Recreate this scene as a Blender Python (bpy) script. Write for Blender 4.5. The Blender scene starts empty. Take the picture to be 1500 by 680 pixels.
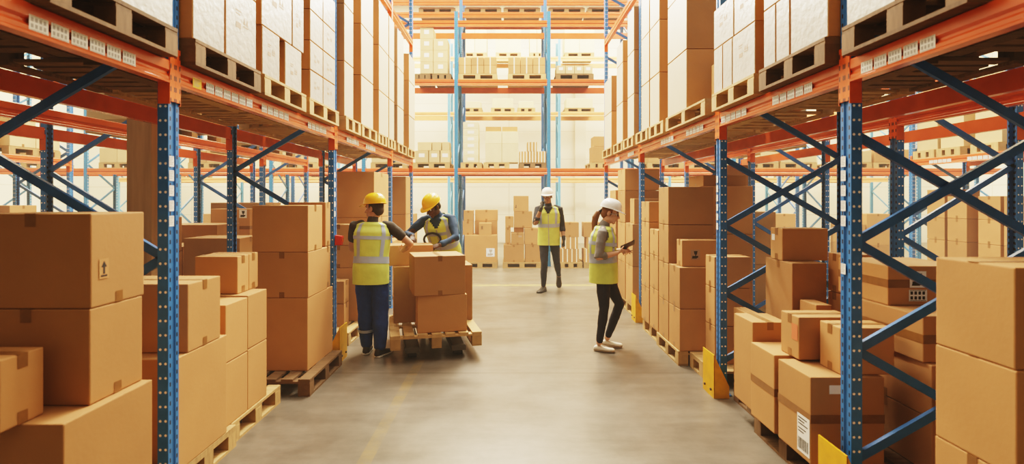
import bpy, bmesh, math, random
from mathutils import Vector, Matrix, Euler

random.seed(11)
scene = bpy.context.scene
COL = scene.collection
PI = math.pi

# ------------------------------------------------------------------ materials
def nodes_of(m):
    m.use_nodes = True
    nt = m.node_tree
    return nt, nt.nodes, nt.links, nt.nodes.get('Principled BSDF')

def mat(name, col, rough=0.6, metal=0.0, noise=0.0, scale=8.0, bump=0.0, bscale=60.0, spec=0.5, rand=0.0, stretch=None, coat=0.0):
    m = bpy.data.materials.new(name)
    nt, N, L, b = nodes_of(m)
    b.inputs['Roughness'].default_value = rough
    b.inputs['Metallic'].default_value = metal
    b.inputs['Specular IOR Level'].default_value = spec
    b.inputs['Coat Weight'].default_value = coat
    c4 = (*col, 1)
    b.inputs['Base Color'].default_value = c4
    if noise or rand or bump:
        tc = N.new('ShaderNodeTexCoord')
        mp = N.new('ShaderNodeMapping')
        if stretch: mp.inputs['Scale'].default_value = stretch
        L.new(tc.outputs['Object'], mp.inputs['Vector'])
    src = None
    if noise:
        t = N.new('ShaderNodeTexNoise'); t.inputs['Scale'].default_value = scale; t.inputs['Detail'].default_value = 5
        L.new(mp.outputs['Vector'], t.inputs['Vector'])
        mr = N.new('ShaderNodeMapRange'); mr.inputs['To Min'].default_value = 1 - noise; mr.inputs['To Max'].default_value = 1 + noise
        mr.inputs['From Min'].default_value = 0.25; mr.inputs['From Max'].default_value = 0.75
        L.new(t.outputs['Fac'], mr.inputs['Value']); src = mr.outputs['Result']
    if rand:
        oi = N.new('ShaderNodeObjectInfo')
        mr2 = N.new('ShaderNodeMapRange'); mr2.inputs['To Min'].default_value = 1 - rand; mr2.inputs['To Max'].default_value = 1 + rand * 0.6
        L.new(oi.outputs['Random'], mr2.inputs['Value'])
        if src:
            mu = N.new('ShaderNodeMath'); mu.operation = 'MULTIPLY'
            L.new(src, mu.inputs[0]); L.new(mr2.outputs['Result'], mu.inputs[1]); src = mu.outputs[0]
        else: src = mr2.outputs['Result']
    if src:
        vm = N.new('ShaderNodeVectorMath'); vm.operation = 'SCALE'
        vm.inputs[0].default_value = col
        L.new(src, vm.inputs['Scale']); L.new(vm.outputs['Vector'], b.inputs['Base Color'])
    if bump:
        t2 = N.new('ShaderNodeTexNoise'); t2.inputs['Scale'].default_value = bscale; t2.inputs['Detail'].default_value = 3
        L.new(mp.outputs['Vector'], t2.inputs['Vector'])
        bp = N.new('ShaderNodeBump'); bp.inputs['Strength'].default_value = bump; bp.inputs['Distance'].default_value = 0.01
        L.new(t2.outputs['Fac'], bp.inputs['Height']); L.new(bp.outputs['Normal'], b.inputs['Normal'])
    return m

def math_node(N, L, op, a, b=None, clamp=False):
    n = N.new('ShaderNodeMath'); n.operation = op; n.use_clamp = clamp
    for i, v in enumerate((a, b)):
        if v is None: continue
        if isinstance(v, (int, float)): n.inputs[i].default_value = v
        else: L.new(v, n.inputs[i])
    return n.outputs[0]

def slot_mat(name, col, pitch, ys, half_y, x_dot, dark=(0.01, 0.012, 0.016), dot=(0.9, 0.86, 0.78), rough=0.38):
    """painted steel, openings in colour only: dark slots on the wide face, pale flank dots for light through holes"""
    m = mat(name, col, rough=rough, noise=0.12, scale=14)
    nt, N, L, b = nodes_of(m)
    old = b.inputs['Base Color'].links[0].from_socket
    tc = N.new('ShaderNodeTexCoord'); sp = N.new('ShaderNodeSeparateXYZ'); L.new(tc.outputs['Object'], sp.inputs[0])
    ay = math_node(N, L, 'ABSOLUTE', sp.outputs['Y'])
    dy = math_node(N, L, 'ABSOLUTE', math_node(N, L, 'SUBTRACT', ay, ys))
    iny = math_node(N, L, 'LESS_THAN', dy, half_y)
    fz = math_node(N, L, 'FRACT', math_node(N, L, 'DIVIDE', sp.outputs['Z'], pitch))
    inz = math_node(N, L, 'LESS_THAN', math_node(N, L, 'ABSOLUTE', math_node(N, L, 'SUBTRACT', fz, 0.5)), 0.22)
    slot = math_node(N, L, 'MULTIPLY', iny, inz)
    mx = N.new('ShaderNodeMix'); mx.data_type = 'RGBA'
    L.new(slot, mx.inputs['Factor']); L.new(old, mx.inputs['A']); mx.inputs['B'].default_value = (*dark, 1)
    out = mx.outputs['Result']
    if x_dot is not None:
        fz2 = math_node(N, L, 'MULTIPLY', math_node(N, L, 'SUBTRACT', math_node(N, L, 'FRACT', math_node(N, L, 'DIVIDE', sp.outputs['Z'], 0.075)), 0.5), 0.075)
        dx = math_node(N, L, 'SUBTRACT', math_node(N, L, 'ABSOLUTE', math_node(N, L, 'SUBTRACT', sp.outputs['X'], 0.0)), x_dot)
        r2 = math_node(N, L, 'ADD', math_node(N, L, 'MULTIPLY', dx, dx), math_node(N, L, 'MULTIPLY', fz2, fz2))
        d = math_node(N, L, 'MULTIPLY', math_node(N, L, 'LESS_THAN', r2, 0.0066 ** 2), math_node(N, L, 'GREATER_THAN', ay, 0.0445))
        mx2 = N.new('ShaderNodeMix'); mx2.data_type = 'RGBA'
        L.new(d, mx2.inputs['Factor']); L.new(out, mx2.inputs['A']); mx2.inputs['B'].default_value = (*dot, 1)  # pale dots painted for bright background showing through the holes
        out = mx2.outputs['Result']
    L.new(out, b.inputs['Base Color'])
    return m

M = {}
M['kraft'] = mat('kraft_cardboard', (0.45, 0.238, 0.108), rough=0.72, noise=0.07, scale=3.0, bump=0.06, bscale=40, rand=0.20, spec=0.3)
M['kraft_pale'] = mat('pale_cardboard', (0.58, 0.41, 0.225), rough=0.7, noise=0.06, scale=4.0, rand=0.14, spec=0.3)
M['cream'] = mat('cream_cardboard', (0.72, 0.60, 0.38), rough=0.7, noise=0.06, scale=5.0, rand=0.10, spec=0.3)
M['crate'] = mat('dark_grey_crate', (0.06, 0.06, 0.065), rough=0.5, noise=0.2, scale=20, stretch=(6, 1, 1))
M['tape'] = mat('brown_packing_tape', (0.24, 0.115, 0.042), rough=0.35, noise=0.12, scale=20)
M['tape_pale'] = mat('pale_packing_tape', (0.62, 0.43, 0.22), rough=0.35, noise=0.1, scale=20)
M['strap'] = mat('white_strapping', (0.80, 0.74, 0.58), rough=0.4)
M['print'] = mat('pale_board_and_film_glare', (0.43, 0.415, 0.375), rough=0.32, noise=0.10, scale=9, rand=0.10, bump=0.35, bscale=24)  # on carton panels the pale colour stands for glare on wrapping film
M['lit_side'] = mat('lit_board_side', (0.52, 0.43, 0.31), rough=0.5, noise=0.05, scale=5, rand=0.10)  # cardboard side lightened in its colour to look lit and overexposed
M['paper'] = mat('label_paper', (0.80, 0.78, 0.72), rough=0.6)
M['paper_blue'] = mat('bluish_label_paper', (0.72, 0.80, 0.86), rough=0.6)
M['paper_yellow'] = mat('yellow_label_paper', (0.85, 0.55, 0.06), rough=0.5)
M['ink'] = mat('black_ink', (0.03, 0.028, 0.026), rough=0.7)
M['ink_grey'] = mat('grey_ink', (0.38, 0.37, 0.35), rough=0.7)
M['ink_brown'] = mat('brown_ink', (0.36, 0.24, 0.16), rough=0.7)
M['red'] = mat('red_plastic', (0.55, 0.03, 0.02), rough=0.4)
M['red_ink'] = mat('faded_red_ink', (0.60, 0.17, 0.08), rough=0.6)
M['wood'] = mat('pallet_pine', (0.44, 0.275, 0.125), rough=0.8, noise=0.22, scale=7, stretch=(1, 6, 1), rand=0.22, bump=0.15)
M['wood_dark'] = mat('weathered_pallet_pine', (0.17, 0.098, 0.048), rough=0.85, noise=0.25, scale=7, stretch=(1, 6, 1), rand=0.2, bump=0.15)
M['blue'] = slot_mat('blue_rack_paint_slotted', (0.036, 0.175, 0.43), 0.05, 0.029, 0.0055, 0.014)
M['blue_plain'] = mat('blue_rack_paint', (0.03, 0.14, 0.36), rough=0.4, noise=0.15, scale=10)
M['blue_far'] = slot_mat('sunlit_blue_rack_paint', (0.035, 0.20, 0.40), 0.05, 0.029, 0.0055, 0.008)  # rack blue mixed lighter in place of the light and haze there
M['blue_pale'] = mat('hazed_blue_rack_paint', (0.10, 0.36, 0.56), rough=0.45, noise=0.1, scale=10)  # rack blue paled in the colour to look distant in bright haze
M['orange'] = mat('orange_beam_paint', (0.60, 0.108, 0.034), rough=0.22, noise=0.12, scale=5, rand=0.12)
M['orange_slot'] = slot_mat('orange_connector_paint', (0.70, 0.12, 0.025), 0.06, 0.016, 0.005, None)
M['orange_pale'] = mat('hazed_orange_paint', (0.80, 0.36, 0.14), rough=0.45, noise=0.1, scale=5)  # beam orange washed out in the colour for the bright far haze
M['yellow'] = mat('yellow_guard_paint', (0.70, 0.35, 0.01), rough=0.4, noise=0.18, scale=9)
M['steel'] = mat('grey_steel', (0.12, 0.11, 0.10), rough=0.4, metal=0.5)
M['black'] = mat('black_rubber', (0.018, 0.018, 0.02), rough=0.5)
M['column'] = mat('brown_clad_column', (0.36, 0.23, 0.13), rough=0.7, noise=0.18, scale=3, stretch=(6, 6, 0.6))

def floor_material():
    m = bpy.data.materials.new('polished_concrete')
    nt, N, L, b = nodes_of(m)
    tc = N.new('ShaderNodeTexCoord'); sp = N.new('ShaderNodeSeparateXYZ'); L.new(tc.outputs['Object'], sp.inputs[0])
    def noise(scale, detail=6, rough=0.6, vec=None):
        t = N.new('ShaderNodeTexNoise'); t.inputs['Scale'].default_value = scale; t.inputs['Detail'].default_value = detail; t.inputs['Roughness'].default_value = rough
        L.new(vec or tc.outputs['Object'], t.inputs['Vector']); return t.outputs['Fac']
    mp = N.new('ShaderNodeMapping'); mp.inputs['Scale'].default_value = (0.6, 2.6, 1); L.new(tc.outputs['Object'], mp.inputs['Vector'])
    n1 = noise(1.3); n2 = noise(9, 8, 0.7); n3 = noise(2.4, 7, 0.65, mp.outputs['Vector'])
    mixf = math_node(N, L, 'ADD', math_node(N, L, 'MULTIPLY', n1, 0.4), math_node(N, L, 'ADD', math_node(N, L, 'MULTIPLY', n2, 0.25), math_node(N, L, 'MULTIPLY', n3, 0.35)))
    cr = N.new('ShaderNodeValToRGB'); L.new(mixf, cr.inputs['Fac'])
    e = cr.color_ramp.elements
    e[0].position = 0.34; e[0].color = (0.086, 0.073, 0.058, 1)
    e[1].position = 0.66; e[1].color = (0.20, 0.172, 0.14, 1)
    col = cr.outputs['Color']
    def band(sock, c, half):
        return math_node(N, L, 'LESS_THAN', math_node(N, L, 'ABSOLUTE', math_node(N, L, 'SUBTRACT', sock, c)), half)
    def over(col, mask, rgb):
        mx = N.new('ShaderNodeMix'); mx.data_type = 'RGBA'
        L.new(mask, mx.inputs['Factor']); L.new(col, mx.inputs['A']); mx.inputs['B'].default_value = (*rgb, 1)
        return mx.outputs['Result']
    worn = math_node(N, L, 'MULTIPLY', math_node(N, L, 'SUBTRACT', noise(5, 8, 0.75), 0.36, True), 2.4, True)
    # faded yellow lane line along the aisle and a line at its mouth
    lane = math_node(N, L, 'MULTIPLY', band(sp.outputs['X'], -0.905, 0.045), math_node(N, L, 'LESS_THAN', sp.outputs['Y'], 5.6))
    col = over(col, math_node(N, L, 'MULTIPLY', math_node(N, L, 'MULTIPLY', lane, worn), 0.42), (0.36, 0.22, 0.04))
    cross = band(sp.outputs['Y'], 10.45, 0.10)
    col = over(col, math_node(N, L, 'MULTIPLY', math_node(N, L, 'MULTIPLY', cross, worn), 0.8), (0.62, 0.45, 0.12))
    # saw-cut joints
    joint = math_node(N, L, 'MAXIMUM', band(sp.outputs['Y'], 5.17, 0.009), band(sp.outputs['Y'], 11.2, 0.006))
    col = over(col, math_node(N, L, 'MULTIPLY', joint, 0.75), (0.07, 0.055, 0.04))
    L.new(col, b.inputs['Base Color'])
    rr = N.new('ShaderNodeMapRange'); rr.inputs['To Min'].default_value = 0.22; rr.inputs['To Max'].default_value = 0.48
    L.new(n1, rr.inputs['Value']); L.new(rr.outputs['Result'], b.inputs['Roughness'])
    bp = N.new('ShaderNodeBump'); bp.inputs['Strength'].default_value = 0.06; bp.inputs['Distance'].default_value = 0.01
    L.new(n2, bp.inputs['Height']); L.new(bp.outputs['Normal'], b.inputs['Normal'])
    return m

def wall_material(name, col, axis):
    """sandwich panels with thin joints"""
    m = mat(name, col, rough=0.6, noise=0.03, scale=2)
    nt, N, L, b = nodes_of(m)
    old = b.inputs['Base Color'].links[0].from_socket
    tc = N.new('ShaderNodeTexCoord'); sp = N.new('ShaderNodeSeparateXYZ'); L.new(tc.outputs['Object'], sp.inputs[0])
    f = math_node(N, L, 'FRACT', math_node(N, L, 'DIVIDE', sp.outputs['Z'], 1.05))
    f2 = math_node(N, L, 'FRACT', math_node(N, L, 'DIVIDE', sp.outputs[axis], 6.0))
    j = math_node(N, L, 'MAXIMUM', math_node(N, L, 'LESS_THAN', f, 0.03), math_node(N, L, 'LESS_THAN', f2, 0.006))
    mx = N.new('ShaderNodeMix'); mx.data_type = 'RGBA'
    L.new(math_node(N, L, 'MULTIPLY', j, 0.35), mx.inputs['Factor']); L.new(old, mx.inputs['A']); mx.inputs['B'].default_value = (0.35, 0.31, 0.25, 1)
    L.new(mx.outputs['Result'], b.inputs['Base Color'])
    return m

# ------------------------------------------------------------------ object helpers
def link(o, parent=None):
    COL.objects.link(o)
    if parent is not None: o.parent = parent
    return o

def tag(o, label, cat, group=None):
    o['label'] = label; o['category'] = cat
    if group: o['group'] = group
    return o

def empty(name, loc, rz, label, cat, group=None):
    o = bpy.data.objects.new(name, None); o.location = loc; o.rotation_euler = (0, 0, rz); o.empty_display_size = 0.1
    link(o); return tag(o, label, cat, group)

def mobj(name, me, parent=None, loc=(0, 0, 0), rot=(0, 0, 0), label=None):
    o = bpy.data.objects.new(name, me); o.location = loc; o.rotation_euler = rot
    if label: o['label'] = label
    return link(o, parent)

def mesh_of(bm, name, m, smooth=False):
    me = bpy.data.meshes.new(name); bm.to_mesh(me); bm.free()
    for x in (m if isinstance(m, (list, tuple)) else [m]): me.materials.append(x)
    if smooth:
        me.polygons.foreach_set('use_smooth', [True] * len(me.polygons))
    return me

def add_box(bm, lo, hi, mi=0, M4=None):
    vs = [bm.verts.new((x, y, z)) for z in (lo[2], hi[2]) for y in (lo[1], hi[1]) for x in (lo[0], hi[0])]
    if M4 is not None:
        for v in vs: v.co = M4 @ v.co
    out = []
    for f in ((0, 2, 3, 1), (4, 5, 7, 6), (0, 1, 5, 4), (2, 6, 7, 3), (0, 4, 6, 2), (1, 3, 7, 5)):
        fc = bm.faces.new([vs[i] for i in f]); fc.material_index = mi; out.append(fc)
    return out

def add_prism(bm, poly, axis_from, axis_to, ex, ey):
    """extrude the 2-D polygon poly (in the plane ex, ey) from point axis_from to axis_to"""
    A, B = Vector(axis_from), Vector(axis_to); ex, ey = Vector(ex), Vector(ey)
    a = [bm.verts.new(A + ex * p[0] + ey * p[1]) for p in poly]
    b = [bm.verts.new(B + ex * p[0] + ey * p[1]) for p in poly]
    n = len(poly)
    for i in range(n):
        bm.faces.new((a[i], a[(i + 1) % n], b[(i + 1) % n], b[i]))
    bm.faces.new(list(reversed(a))); bm.faces.new(b)
    bmesh.ops.recalc_face_normals(bm, faces=bm.faces)

def add_quad(bm, c, u, v, mi=0):
    c, u, v = Vector(c), Vector(u), Vector(v)
    f = bm.faces.new([bm.verts.new(c - u - v), bm.verts.new(c + u - v), bm.verts.new(c + u + v), bm.verts.new(c - u + v)])
    f.material_index = mi
    return f

def bar(bm, a, b, w, h, up=(0, 0, 1)):
    """square bar from a to b"""
    a, b = Vector(a), Vector(b); d = (b - a).normalized(); up = Vector(up)
    s = d.cross(up).normalized(); t = s.cross(d)
    ring = lambda p: [bm.verts.new(p + s * x * w / 2 + t * y * h / 2) for x, y in ((-1, -1), (1, -1), (1, 1), (-1, 1))]
    A, B = ring(a), ring(b)
    for i in range(4): bm.faces.new((A[i], A[(i + 1) % 4], B[(i + 1) % 4], B[i]))
    bm.faces.new(list(reversed(A))); bm.faces.new(B)
    bmesh.ops.recalc_face_normals(bm, faces=bm.faces)

CACHE = {}
def cached(key, fn):
    if key not in CACHE: CACHE[key] = fn()
    return CACHE[key]

# ------------------------------------------------------------------ cartons
def carton_mesh(w, d, h, mkey):
    def f():
        bm = bmesh.new()
        add_box(bm, (-w / 2, -d / 2, 0), (w / 2, d / 2, h))
        bmesh.ops.bevel(bm, geom=list(bm.edges), offset=0.006, segments=2, affect='EDGES', profile=0.6)
        # a hair of bulge on the big faces
        bmesh.ops.recalc_face_normals(bm, faces=bm.faces)
        return mesh_of(bm, 'carton', M[mkey])
    return cached(('c', round(w, 3), round(d, 3), round(h, 3), mkey), f)

def tape_mesh(w, d, h, axis, tab, tw, key='tape', low=False):
    """strip over the top seam folded down both ends (or, low, up from under the bottom)"""
    e = 0.0012
    bm = bmesh.new()
    t = min(tab, h * 0.3)
    q = (w if axis == 'x' else d) / 2 + e
    prof = [(-q, h - t), (-q, h + e), (q, h + e), (q, h - t)] if not low else [(-q, t * .9), (-q, .0006), (q, .0006), (q, t * .9)]
    prev = None
    for p, z in prof:
        cur = [bm.verts.new((p, s * tw / 2, z) if axis == 'x' else (s * tw / 2, p, z)) for s in (-1, 1)]
        if prev: bm.faces.new((prev[0], prev[1], cur[1], cur[0]))
        prev = cur
    return mesh_of(bm, 'packing_tape', M[key])

def belt_mesh(w, d, h, z, bw):
    """tape wrapped right round the box at height z"""
    e = 0.0014; bm = bmesh.new()
    c = [(-w / 2 - e, -d / 2 - e), (w / 2 + e, -d / 2 - e), (w / 2 + e, d / 2 + e), (-w / 2 - e, d / 2 + e)]
    lo = [bm.verts.new((x, y, z - bw / 2)) for x, y in c]; hi = [bm.verts.new((x, y, z + bw / 2)) for x, y in c]
    for i in range(4): bm.faces.new((lo[i], lo[(i + 1) % 4], hi[(i + 1) % 4], hi[i]))
    return mesh_of(bm, 'packing_tape', M['tape'])

def marks(bm, style, w, h):
    """ink on a label lying in the local x-y plane, 0.6 mm above it"""
    z = 0.0006
    def q(x0, y0, x1, y1):
        bm.faces.new([bm.verts.new((x * w, y * h, z)) for x, y in ((x0, y0), (x1, y0), (x1, y1), (x0, y1))])
    def poly(pts): bm.faces.new([bm.verts.new((x * w, y * h, z)) for x, y in pts])
    if style == 'arrow':
        poly([(-.30, .08), (.30, .08), (0, .40)]); q(-.10, -.26, .10, .08); q(-.34, -.40, .34, -.31)
    elif style == 'icon':       # hand under a cup: fragile goods pictogram
        poly([(-.18, .36), (.24, .36), (.16, .02), (-.10, .02)]); q(-.02, -.12, .08, .02); q(-.34, -.24, .30, -.12); poly([(-.38, -.38), (.1, -.38), (.34, -.24), (-.34, -.24)])
    elif style in ('barcode', 'shipping'):
        y0, y1 = (-.38, .18) if style == 'barcode' else (-.42, -.12)
        x = -.42; k = 0
        while x < .40:
            t = (0.03, 0.018, 0.05, 0.022, 0.035)[k % 5]; q(x, y0, x + t, y1); x += t + (0.03, 0.045, 0.025)[k % 3]; k += 1
        for i, r in enumerate((.36, .28) if style == 'barcode' else (.42, .34, .26, .14, .06)):
            q(-.42, r - .03, (.30, .10, .36, .22, .05)[i], r)
    elif style == 'lines':
        for i in range(5): q(-.4, .34 - i * .16, (.38, .3, .1, .34, .2)[i], .40 - i * .16)
    elif style == 'grid':
        for i in range(4):
            for j in range(2): q(-.42 + i * .22, -.34 + j * .42, -.28 + i * .22, -.06 + j * .42)
        q(-.44, .42, .44, .46); q(-.44, -.46, .44, -.42)
    elif style == 'carton_print':
        q(-.40, .24, -.04, .28); q(-.40, .12, -.12, .16)
        poly([(.10, -.1), (.24, -.1), (.17, .16)]); poly([(.28, -.1), (.42, -.1), (.35, .16)]); q(.10, -.2, .42, -.15)
        q(-.38, -.34, -.06, -.14)

def sticker(parent, pos, n, up, w, h, style, paper='paper', ink='ink', name='printed_label', label=None):
    """a flat label: a sheet of paper with its print as a sub-part"""
    n, up = Vector(n).normalized(), Vector(up).normalized(); s = up.cross(n)
    R = Matrix((s, up, n)).transposed().to_4x4()
    mk = lambda: (lambda bm: (add_quad(bm, (0, 0, 0), (w / 2, 0, 0), (0, h / 2, 0)), mesh_of(bm, 'label_sheet', M[paper]))[1])(bmesh.new())
    o = bpy.data.objects.new(name, cached(('s', round(w, 3), round(h, 3), paper), mk))
    o.matrix_local = Matrix.Translation(Vector(pos) + n * 0.0018) @ R
    if label: o['label'] = label
    link(o, parent)
    if style != 'blank':
        def mk2():
            bm = bmesh.new(); marks(bm, style, w, h); return mesh_of(bm, 'print', M[ink])
        mobj('printed_mark', cached(('m', style, round(w, 3), round(h, 3), ink), mk2), o)
    return o

# loads that stand wholly out of sight behind others are not built
LEFT_OUT = set('''
bottom carton of the outer column in the first right end rack bay
brown carton farther column on the floor behind the crossed braces
brown carton, bottom of first inner column from the end on the far right rack floor
brown carton, bottom of fourth inner column from the end on the far right rack floor
brown carton, bottom of second inner column from the end on the far right rack floor
brown carton, bottom of third inner column from the end on the far right rack floor
brown carton, lower of inner pair behind the four-carton block
brown carton, lower of nearer column on the floor behind the crossed braces
brown carton, second of first inner column from the end on the far right rack floor
brown carton, second of fourth inner column from the end on the far right rack floor
brown carton, second of second inner column from the end on the far right rack floor
brown carton, second of third inner column from the end on the far right rack floor
brown carton, third of first inner column from the end on the far right rack floor
brown carton, third of fourth inner column from the end on the far right rack floor
brown carton, third of second inner column from the end on the far right rack floor
brown carton, third of third inner column from the end on the far right rack floor
brown carton, top of first inner column from the end on the far right rack floor
brown carton, top of fourth inner column from the end on the far right rack floor
brown carton, top of second inner column from the end on the far right rack floor
brown carton, top of third inner column from the end on the far right rack floor
brown carton, upper of inner pair behind the four-carton block
brown carton, upper of nearer column on the floor behind the crossed braces
carton on the inner half of the pallet by the red bracket
lower carton of the inner column in the first right end rack bay
lower carton of the outer column in the far outer left end rack bay
lower carton of the outer column in the first left end rack bay
lower carton of the outer column in the third left end rack bay
middle carton of the outer column in the first right end rack bay
pale carton, lower of column up on the second right rack far bay
pale carton, lower of farther column up on the far bay of the second left rack
pale carton, upper of column up on the second right rack far bay
pale carton, upper of column up on the second right rack middle bay
pale carton, upper of farther column up on the far bay of the second left rack
pale carton, upper of nearer column up on the far bay of the second left rack
pallet in the first right bay of the end rack floor
pallet of the load on the floor behind the crossed braces
pallet up on the left beam nearest the camera
pallet up on the right beam nearest the camera
top carton of the outer column in the first right end rack bay
upper carton of the inner column in the first right end rack bay
upper carton of the outer column in the far outer left end rack bay
upper carton of the outer column in the first left end rack bay
upper carton of the outer column in the third left end rack bay
whitish carton nearer on the right beam pallet before the nearest post
whitish carton up on the left beam nearest the camera
whitish carton up on the right beam nearest the camera
whitish carton, upper of nearer pair on the first upper left pallet past the post
wrapped load, first right one outwards on the low level of the pale back rack
'''.strip().splitlines())
def carton(side, X, y0, y1, z0, z1, w, label, tape='x', stickers=(), m='kraft', group=None, belt=None, jit=None, tab=0.055, tw=0.045, panel=None, rz=None, tkey='tape'):
    """a carton whose aisle face lies at |x| = X on one side of the aisle, from depth y0 to y1"""
    if label in LEFT_OUT: return None
    d, h = y1 - y0, z1 - z0
    cx = side * (X + w / 2); cy = (y0 + y1) / 2
    me = carton_mesh(w, d, h, m)
    o = bpy.data.objects.new('carton', me)
    if rz is None:
        j = 0.008 if jit is None else jit
        rz = random.uniform(-j, j)
    o.location = (cx, cy, z0); o.rotation_euler = (0, 0, rz)
    link(o); tag(o, label, 'carton', group)
    if tape:
        for low in (False, True):
            ta = tape[-1] if low else tape[0]
            mobj('packing_tape', cached(('t', round(w, 3), round(d, 3), round(h, 3), ta, tab, tw, tkey, low), lambda: tape_mesh(w, d, h, ta, tab, tw, tkey, low)), o)
    if belt: mobj('packing_tape', belt_mesh(w, d, h, belt * h, 0.05), o)
    ax = -side * w / 2
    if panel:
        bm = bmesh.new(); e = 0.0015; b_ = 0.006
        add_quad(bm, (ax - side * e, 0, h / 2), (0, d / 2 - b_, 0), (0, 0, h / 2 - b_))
        p = mobj('lit_side_panel', mesh_of(bm, 'lit_side_panel', M[panel]), o, label='carton side painted pale as if lit')  # only the aisle side is coloured pale, as bright light would leave it
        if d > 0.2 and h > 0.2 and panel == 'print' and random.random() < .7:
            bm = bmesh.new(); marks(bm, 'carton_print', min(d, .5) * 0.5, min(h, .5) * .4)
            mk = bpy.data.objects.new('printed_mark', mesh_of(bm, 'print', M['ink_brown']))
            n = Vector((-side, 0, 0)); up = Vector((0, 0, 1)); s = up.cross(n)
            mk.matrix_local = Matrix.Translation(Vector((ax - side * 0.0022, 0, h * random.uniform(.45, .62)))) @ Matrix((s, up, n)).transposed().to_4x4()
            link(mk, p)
    for st in stickers:
        face, u, v, sw, sh, style = st[:6]; kw = st[6] if len(st) > 6 else {}
        if face == 'aisle': sticker(o, (ax, -d / 2 + u * d, v * h), (-side, 0, 0), (0, 0, 1), sw, sh, style, **kw)
        elif face == 'front': sticker(o, (ax + side * u * w, -d / 2, v * h), (0, -1, 0), (0, 0, 1), sw, sh, style, **kw)
    return o

TIERS = {1: ['only'], 2: ['lower', 'upper'], 3: ['bottom', 'middle', 'top'], 4: ['bottom', 'second', 'third', 'top'],
         5: ['bottom', 'second', 'third', 'fourth', 'top'], 6: ['bottom', 'second', 'third', 'fourth', 'fifth', 'top']}
def stack(side, X, y0, y1, zs, w, where, look='brown', group=None, **kw):
    """a column of cartons; zs are the seams. where says which column it is"""
    n = len(zs) - 1; out = []
    for i in range(n):
        a = 0 if i == 0 else 0.004
        lab = f'{look} carton, {TIERS[n][i]} of {where}' if n > 1 else f'{look} carton {where}'
        out.append(carton(side, X, y0, y1, zs[i] + a, zs[i + 1], w, lab, group=group or 'cartons ' + where, **kw))
    return out

# ------------------------------------------------------------------ pallets
PH = 0.144
def pallet_meshes(lx, ly, mk, along):
    def deck():
        bm = bmesh.new()
        if along == 'x':
            n = 7; bw = 0.098
            for i in range(n):
                y = -ly / 2 + bw / 2 + i * (ly - bw) / (n - 1)
                add_box(bm, (-lx / 2, y - bw / 2, 0.125), (lx / 2, y + bw / 2, 0.144))
            for i in range(3):
                x = -lx / 2 + 0.05 + i * (lx - 0.1) / 2
                add_box(bm, (x - 0.05, -ly / 2, 0.107), (x + 0.05, ly / 2, 0.1249))
        else:
            n = max(3, round(lx / .135)); bw = 0.098
            for i in range(n):
                x = -lx / 2 + bw / 2 + i * (lx - bw) / (n - 1)
                add_box(bm, (x - bw / 2, -ly / 2, 0.125), (x + bw / 2, ly / 2, 0.144))
            for j in range(3):
                y = -ly / 2 + .05 + j * (ly - .1) / 2
                add_box(bm, (-lx / 2 + .002, y - .05, 0.107), (lx / 2 - .002, y + .05, 0.1249))
        return mesh_of(bm, 'deck_slats', M[mk])
    def block():
        bm = bmesh.new(); add_box(bm, (-.05, -.05, .018), (.05, .05, .1069)); return mesh_of(bm, 'block', M[mk])
    def runner():
        bm = bmesh.new(); add_box(bm, (-.05, -ly / 2, 0), (.05, ly / 2, .0179)); return mesh_of(bm, 'runner', M[mk])
    k = (round(lx, 3), round(ly, 3), mk, along)
    return cached(('pd', *k), deck), cached(('pb', mk), block), cached(('pr', *k), runner)

def pallet(cx, cy, z, label, rz=0.0, lx=1.1, ly=0.8, mk='wood', group=None, simple=False, slats=False, along='y'):
    if label in LEFT_OUT: return None
    de, bl, ru = pallet_meshes(lx, ly, mk, along)
    if simple:
        def one():
            bm = bmesh.new()
            add_box(bm, (-lx / 2, -ly / 2, 0.112), (lx / 2, ly / 2, 0.144)); add_box(bm, (-lx / 2, -ly / 2, 0), (lx / 2, ly / 2, .02))
            for i in range(3):
                for j in range(3):
                    x = -lx / 2 + .06 + i * (lx - .12) / 2; y = -ly / 2 + .06 + j * (ly - .12) / 2
                    add_box(bm, (x - .06, y - .06, .02), (x + .06, y + .06, .112))
            return mesh_of(bm, 'pallet', M[mk])
        o = mobj('pallet', cached(('ps', round(lx, 3), round(ly, 3), mk), one), None, (cx, cy, z), (0, 0, rz))
        return tag(o, label, 'pallet', group)
    o = empty('pallet', (cx, cy, z), rz, label, 'pallet', group)
    mobj('deck_slats', de, o)
    if slats:
        def low():
            bm = bmesh.new()
            for i in range(6):
                y = -ly / 2 + .06 + i * (ly - .12) / 5
                add_box(bm, (-lx / 2 + .11, y - .045, .0181), (lx / 2 - .11, y + .045, .036))
            return mesh_of(bm, 'bottom_slats', M[mk])
        mobj('bottom_slats', cached(('pl', round(lx, 3), round(ly, 3), mk), low), o)
    for i in range(3):
        x = -lx / 2 + 0.05 + i * (lx - 0.1) / 2
        mobj('runner', ru, o, (x, 0, 0))
        for j in range(3): mobj('block', bl, o, (x, -ly / 2 + .05 + j * (ly - .1) / 2, 0))
    return o

# ------------------------------------------------------------------ pallet racks
def post_mesh(h, mk):
    def f():
        bm = bmesh.new()
        a, b = 0.0285, 0.045
        poly = [(-a, -b), (-a, -0.018), (-a + .007, -0.012), (-a + .007, 0.012), (-a, 0.018), (-a, b), (a, b), (a, b - .018), (a - .004, b - .018), (a - .004, b - .004), (-a + .012, b - .004), (-a + .012, -b + .004), (a - .004, -b + .004), (a - .004, -b + .018), (a, -b + .018), (a, -b)]
        add_prism(bm, poly, (0, 0, 0), (0, 0, h), (1, 0, 0), (0, 1, 0))
        return mesh_of(bm, 'post', M[mk])
    return cached(('post', round(h, 3), mk), f)

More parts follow.
